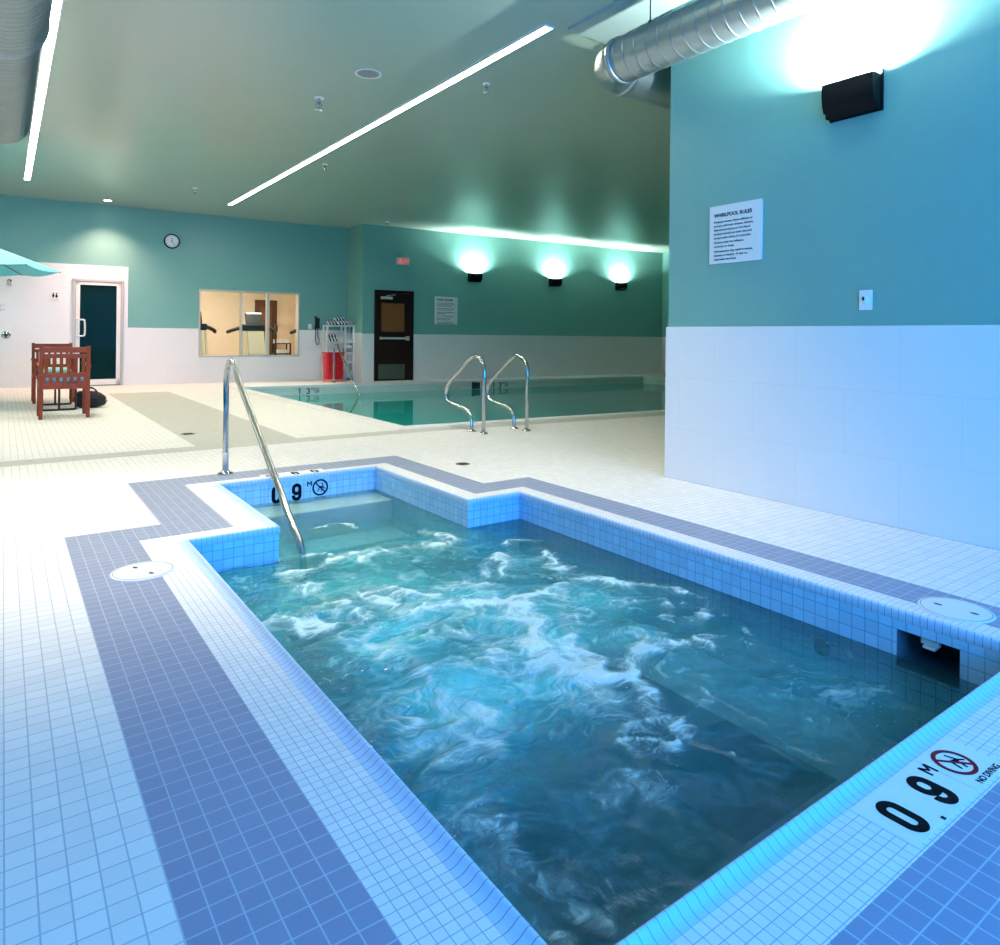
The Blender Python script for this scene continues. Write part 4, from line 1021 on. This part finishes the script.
tt = MB(); tt.box((-.23, -.46, .40), (.23, .46, .425)); tt.build('table_top', M['wood'], tb, bevel=.005)
bg = thing('duffel_bag', 'black cloth duffel bag slumped on the deck right of the chair', 'bag', (1.0, 11.15, 0), -.15)
mb = MB(); NA, NB = 18, 20; vs = []
for i in range(NA + 1):
    u = i / NA * 2 - 1; e = max(0., 1 - abs(u) ** 3.2) ** .5
    for q in range(NB):
        a = 2 * PI * q / NB; rr_ = 1 + .14 * noise.noise((u * 2.6, math.cos(a) * 1.6, math.sin(a) * 1.6))
        yy = .13 * e * rr_ * math.copysign(abs(math.cos(a)) ** .8, math.cos(a)); zz = .118 * e * rr_ * math.copysign(abs(math.sin(a)) ** .8, math.sin(a)) * (1 - .18 * u)
        vs.append((u * .205, yy, max(.001, .118 + zz - .02 * (u > 0) * u)))
mb.add(vs, [(i * NB + q, i * NB + (q + 1) % NB, (i + 1) * NB + (q + 1) % NB, (i + 1) * NB + q) for i in range(NA) for q in range(NB)], 0, True); mb.build('bag_body', M['bagcloth'], bg)
MB().tube(smooth_path([(-.09, -.08, .2), (-.07, -.07, .265), (.0, -.05, .285), (.06, -.06, .25), (.08, -.09, .19)], 5), .009, 8).build('handle', M['bagcloth'], bg)
MB().tube(smooth_path([(-.09, .06, .2), (-.07, .05, .255), (.0, .03, .27), (.06, .05, .24), (.08, .07, .19)], 5), .009, 8).build('handle', M['bagcloth'], bg)
loft(MB(), [[(x_ * .5, y_ * .4 - .128, z_) for x_, z_, y_ in [(p[0], p[1] + .10, 0) for p in rr(.2, .05, 0, r=.03)]], [(x_ * .48, -.15, z_) for x_, z_ in [(p[0], p[1] + .10) for p in rr(.19, .045, 0, r=.03)]]]).build('pocket', M['bagcloth'], bg)
MB().tube([(.188, -.035, .10), (.212, -.035, .10)], .018, 10).build('buckle', M['alu'], bg)
# umbrella
um = thing('patio_umbrella', 'turquoise patio umbrella reaching in from the left edge', 'umbrella', (-.82, 12.0, 0))
NS = 8; cn = MB(); vs = []; rg = [(0.02, 2.50), (.5, 2.315), (1.0, 2.13), (1.5, 1.935)]
a00 = 0.0
SUB = 6
for (r, z) in rg:
    for q in range(NS * SUB):
        a = a00 + 2 * PI * q / (NS * SUB); k_ = (q % SUB) / SUB; sag = 4 * k_ * (1 - k_)
        ap = math.cos(PI / NS) / math.cos((k_ - .5) * 2 * PI / NS)
        ap = ap / (math.cos(PI / NS) / math.cos(PI / NS))
        vs.append((r * ap * math.cos(a) / (1.0), r * ap * math.sin(a), z - .03 * sag * r))
n = NS * SUB
cn.add(vs, [(i * n + q, (i + 1) * n + q, (i + 1) * n + (q + 1) % n, i * n + (q + 1) % n) for i in range(3) for q in range(n)], 0, False)
co_ = cn.build('canopy', M['turq'], um); sd = co_.modifiers.new('thick', 'SOLIDIFY'); sd.thickness = .006
va = MB(); vv = [vs[3 * n + q] for q in range(n)]; lo_ = [(p[0] * 1.004, p[1] * 1.004, p[2] - .05 + .03 * (1 - abs(((q % SUB) / SUB) * 2 - 1) * 0) * 0) for q, p in enumerate(vv)]
va.add(vv + lo_, [(q, n + q, n + (q + 1) % n, (q + 1) % n) for q in range(n)]); 
MB().tube([(0, 0, 0), (0, 0, 2.56)], .022, 14).build('pole', M['whitemetal'], um)
for q in range(NS):
    a = a00 + 2 * PI * q / NS; MB().tube([(.02 * math.cos(a), .02 * math.sin(a), 2.475), (1.505 * math.cos(a), 1.505 * math.sin(a), 1.923)], .008, 6).build('rib', M['darkmetal'], um)
MB().lathe([(0, .07), (.04, .07), (.045, .04), (.24, .03), (.25, 0), (0, 0)], seg=28).build('base', M['darkmetal'], um)
MB().lathe([(0, 2.60), (.02, 2.58), (.025, 2.53), (.05, 2.50)], seg=14).build('finial', M['whitemetal'], um)

# ------------------------------------------------------------------ gym behind the window
gy0, gy1, gx0_, gx1_ = 15.62, 19.4, 2.2, 6.75
GH = 2.75
GP = [(gx0_ - .1, 15.70), (gx1_ + .1, 15.47), (gx1_ + .1, gy1 + .1), (gx0_ - .1, gy1 + .1)]
struct(MB().prism(GP, -.1, 0).build('floor_gym', M['gymfloor']), 'brown gym floor seen through the window', 'floor')
struct(box((gx0_, gy1, 0), (gx1_, gy1 + .1, GH)).build('wall_gym_back', M['beige']), 'beige back wall of the gym', 'wall')
struct(box((gx0_ - .1, 15.70, 0), (gx0_, gy1 + .1, GH)).build('wall_gym_left', M['beige']), 'beige left wall of the gym', 'wall')
struct(box((gx1_, 15.45, 0), (gx1_ + .1, gy1 + .1, GH)).build('wall_gym_right', M['beige']), 'pale right wall of the gym', 'wall')
struct(MB().prism(GP, GH, GH + .1).build('ceiling_gym', M['white']), 'white gym ceiling', 'ceiling')
for x, y in ((3.0, 17.6), (4.9, 16.6)):
    gl_ = thing('ceiling_panel_light', 'square warm light panel in the gym ceiling', 'ceiling light', (x, y, GH), 0, 'light panels in the gym ceiling')
    box((-.32, -.6, -.02), (.32, .6, -.004)).build('diffuser', M['gymlamp'], gl_)
    f2 = MB(); f2.box((-.35, -.65, -.022), (-.32, .65, 0)); f2.box((.32, -.65, -.022), (.35, .65, 0)); f2.box((-.32, -.65, -.022), (.32, -.62, 0)); f2.box((-.32, .62, -.022), (.32, .65, 0)); f2.build('frame', M['white'], gl_)
gd = MB()
gd.box((5.63, gy1 - .05, 0), (5.70, gy1, 1.99)); gd.box((6.16, gy1 - .05, 0), (6.23, gy1, 1.99)); gd.box((5.70, gy1 - .05, 1.92), (6.16, gy1, 1.99))
d3 = struct(gd.build('door_3', M['brownwood']), 'brown framed gym door seen through the window', 'door')
gl2 = MB(); gl2.box((5.70, gy1 - .04, 0), (5.78, gy1 - .005, 1.92)); gl2.box((6.08, gy1 - .04, 0), (6.16, gy1 - .005, 1.92)); gl2.box((5.78, gy1 - .04, 0), (6.08, gy1 - .005, .3)); gl2.box((5.78, gy1 - .04, 1.8), (6.08, gy1 - .005, 1.92)); gl2.build('door_leaf', M['brownwood'], d3)
box((5.78, gy1 - .03, .3), (6.08, gy1 - .015, 1.8)).build('pane', M['amber'], d3)
MB().tube([(5.72, gy1 - .04, 1.02), (5.72, gy1 - .09, 1.02), (5.82, gy1 - .09, 1.02)], .012, 8).build('door_handle', M['alu'], d3)
def treadmill():
    t = thing('treadmill', 'cream and black treadmill facing the middle of the gym window', 'treadmill', (4.84, 16.62, 0), 0, 'treadmills behind the gym window')
    RT = Matrix.Translation((0, .05, 1.27)) @ Matrix.Rotation(math.radians(-22), 4, 'X')
    MB().box((-.20, -.02, 0), (.20, .03, .29), 0, RT).build('console', M['blackplastic'], t, bevel=.01)
    MB().box((-.18, -.022, .262), (.18, .02, .30), 0, RT).build('console_top', M['white'], t)
    box((-.30, -.04, 1.12), (.29, .06, 1.27)).build('crossbar', M['blackplastic'], t, bevel=.02)
    for s in (-1, 1):
        MB().tube(smooth_path([(s * .27, 0, 1.20), (s * .38, .10, 1.17), (s * .50, .22, 1.12), (s * .54, .34, 1.09)], 4), .043, 10).build('arm', M['blackplastic'], t)
        u_ = MB(); u_.prism([(-.02, .18), (.10, .18), (.06, 1.14), (-.01, 1.14)], s * .27 - .025, s * .27 + .025, T=lambda p, q, z: (z, p, q)); u_.build('upright', M['cream'], t, bevel=.006)
    mp = MB(); mp.add([(-.19, -.03, 1.12), (.19, -.03, 1.12), (.225, -.16, .22), (-.165, -.16, .22), (-.19, .02, 1.12), (.19, .02, 1.12), (.225, -.05, .22), (-.165, -.05, .22)], [(3, 2, 1, 0), (4, 5, 6, 7), (0, 1, 5, 4), (2, 3, 7, 6), (1, 2, 6, 5), (3, 0, 4, 7)]); mp.build('mast_panel', M['cream'], t, bevel=.01)
    hd = MB(); hd.prism([(-.24, .05), (-.22, .2), (-.05, .26), (.3, .2), (.34, .05)], -.34, .34, T=lambda p, q, z: (z, p, q)); hd.build('motor_cover', M['cream'], t, bevel=.02)
    dk = MB(); dk.box((-.28, .28, .12), (.28, 1.7, .155)); dk.build('belt_deck', M['blackplastic'], t, bevel=.005)
    for s in (-1, 1): box((s * .32 - .04, .28, .0), (s * .32 + .04, 1.75, .17)).build('side_rail', M['darkmetal'], t, bevel=.01)
    return t
tm = treadmill()
dup(tm, (3.47, 16.62, 0), 0, 'treadmill cut off by the left edge of the gym window'); dup(tm, (6.35, 16.62, 0), 0, 'treadmill cut off by the right edge of the gym window')
ek = thing('equipment_stand', 'dark metal stand with shelves at the right of the gym window', 'stand', (6.13, 18.85, 0))
ef = MB()
for x in (-.14, .26):
    for y in (-.15, .15): ef.box((x - .015, y - .015, 0), (x + .015, y + .015, 1.12 if x < 0 else .8))
ef.build('frame', M['darkmetal'], ek)
for z in (.18, .50, .78): box((-.15, -.16, z), (.27, .16, z + .025)).build('shelf', M['darkmetal'], ek)
for x, z, s in ((6.09, .806, .085), (6.28, .806, .085), (6.19, .526, .13), (6.19, .206, .15)):
    o = folded(s, .12, .10, 3, M['towel']); o.location = (x, 18.85, z); tag(o, 'folded white towel on the dark gym stand seen through the window', 'towel', 'towels on the gym stand')
bt = thing('spray_bottle', 'dark bottle standing on top of the gym stand', 'bottle', (5.69, 17.95, 1.12))
bt.location = (5.99, 18.70, 1.126)
box((-.05, -.05, -.005), (.05, .33, .0)).build('bottle_shelf', M['darkmetal'], ek).location = (-.14, -.15, 1.125)
MB().lathe([(0, 0), (.045, 0), (.05, .02), (.05, .14), (.018, .2), (.018, .23), (0, .23)], seg=18).build('bottle', M['blackplastic'], bt); box((-.05, -.012, .23), (.02, .012, .265)).build('trigger', M['blackplastic'], bt)

# ------------------------------------------------------------------ light and sky
w = bpy.data.worlds.new('World'); SC.world = w; w.use_nodes = True
nt = w.node_tree; nt.nodes.clear(); bgn = nt.nodes.new('ShaderNodeBackground'); wo_ = nt.nodes.new('ShaderNodeOutputWorld')
bgn.inputs[0].default_value = (.03, .34, 1, 1); bgn.inputs[1].default_value = 14.; nt.links.new(bgn.outputs[0], wo_.inputs[0])
pa = bpy.data.lights.new('window_portal', 'AREA'); pa.shape = 'RECTANGLE'; pa.size = nx1 - nx0; pa.size_y = nz1 - nz0; pa.cycles.is_portal = True
po = bpy.data.objects.new('window_portal', pa); COL.objects.link(po); po.location = ((nx0 + nx1) / 2, R0 - .21, (nz0 + nz1) / 2); po.rotation_euler = (PI / 2, 0, 0)

# ------------------------------------------------------------------ camera
cam = bpy.data.cameras.new('camera'); co = bpy.data.objects.new('camera', cam); COL.objects.link(co)
yaw, roll_ = .624, .010
f = Vector((math.sin(yaw), math.cos(yaw), 0)); r = Vector((math.cos(yaw), -math.sin(yaw), 0)); u = Vector((0, 0, 1))
r2 = r * math.cos(roll_) + u * math.sin(roll_); u2 = -r * math.sin(roll_) + u * math.cos(roll_)
mt_ = Matrix((r2, u2, -f)).transposed().to_4x4(); mt_.translation = (0, 0, 1.05)
co.matrix_world = mt_
cam.sensor_width = 36; cam.lens = 690.6 / 1000 * 36; cam.shift_y = -.1362; cam.clip_start = .05
SC.camera = co
SC.view_settings.view_transform = 'Standard'; SC.view_settings.look = 'None'; SC.view_settings.gamma = 1; SC.view_settings.use_curve_mapping = False
SC.view_settings.exposure = 0.0
SC.cycles.use_denoising = True
SC.cycles.max_bounces = 8; SC.cycles.transparent_max_bounces = 12
SC.cycles.sample_clamp_indirect = 8.
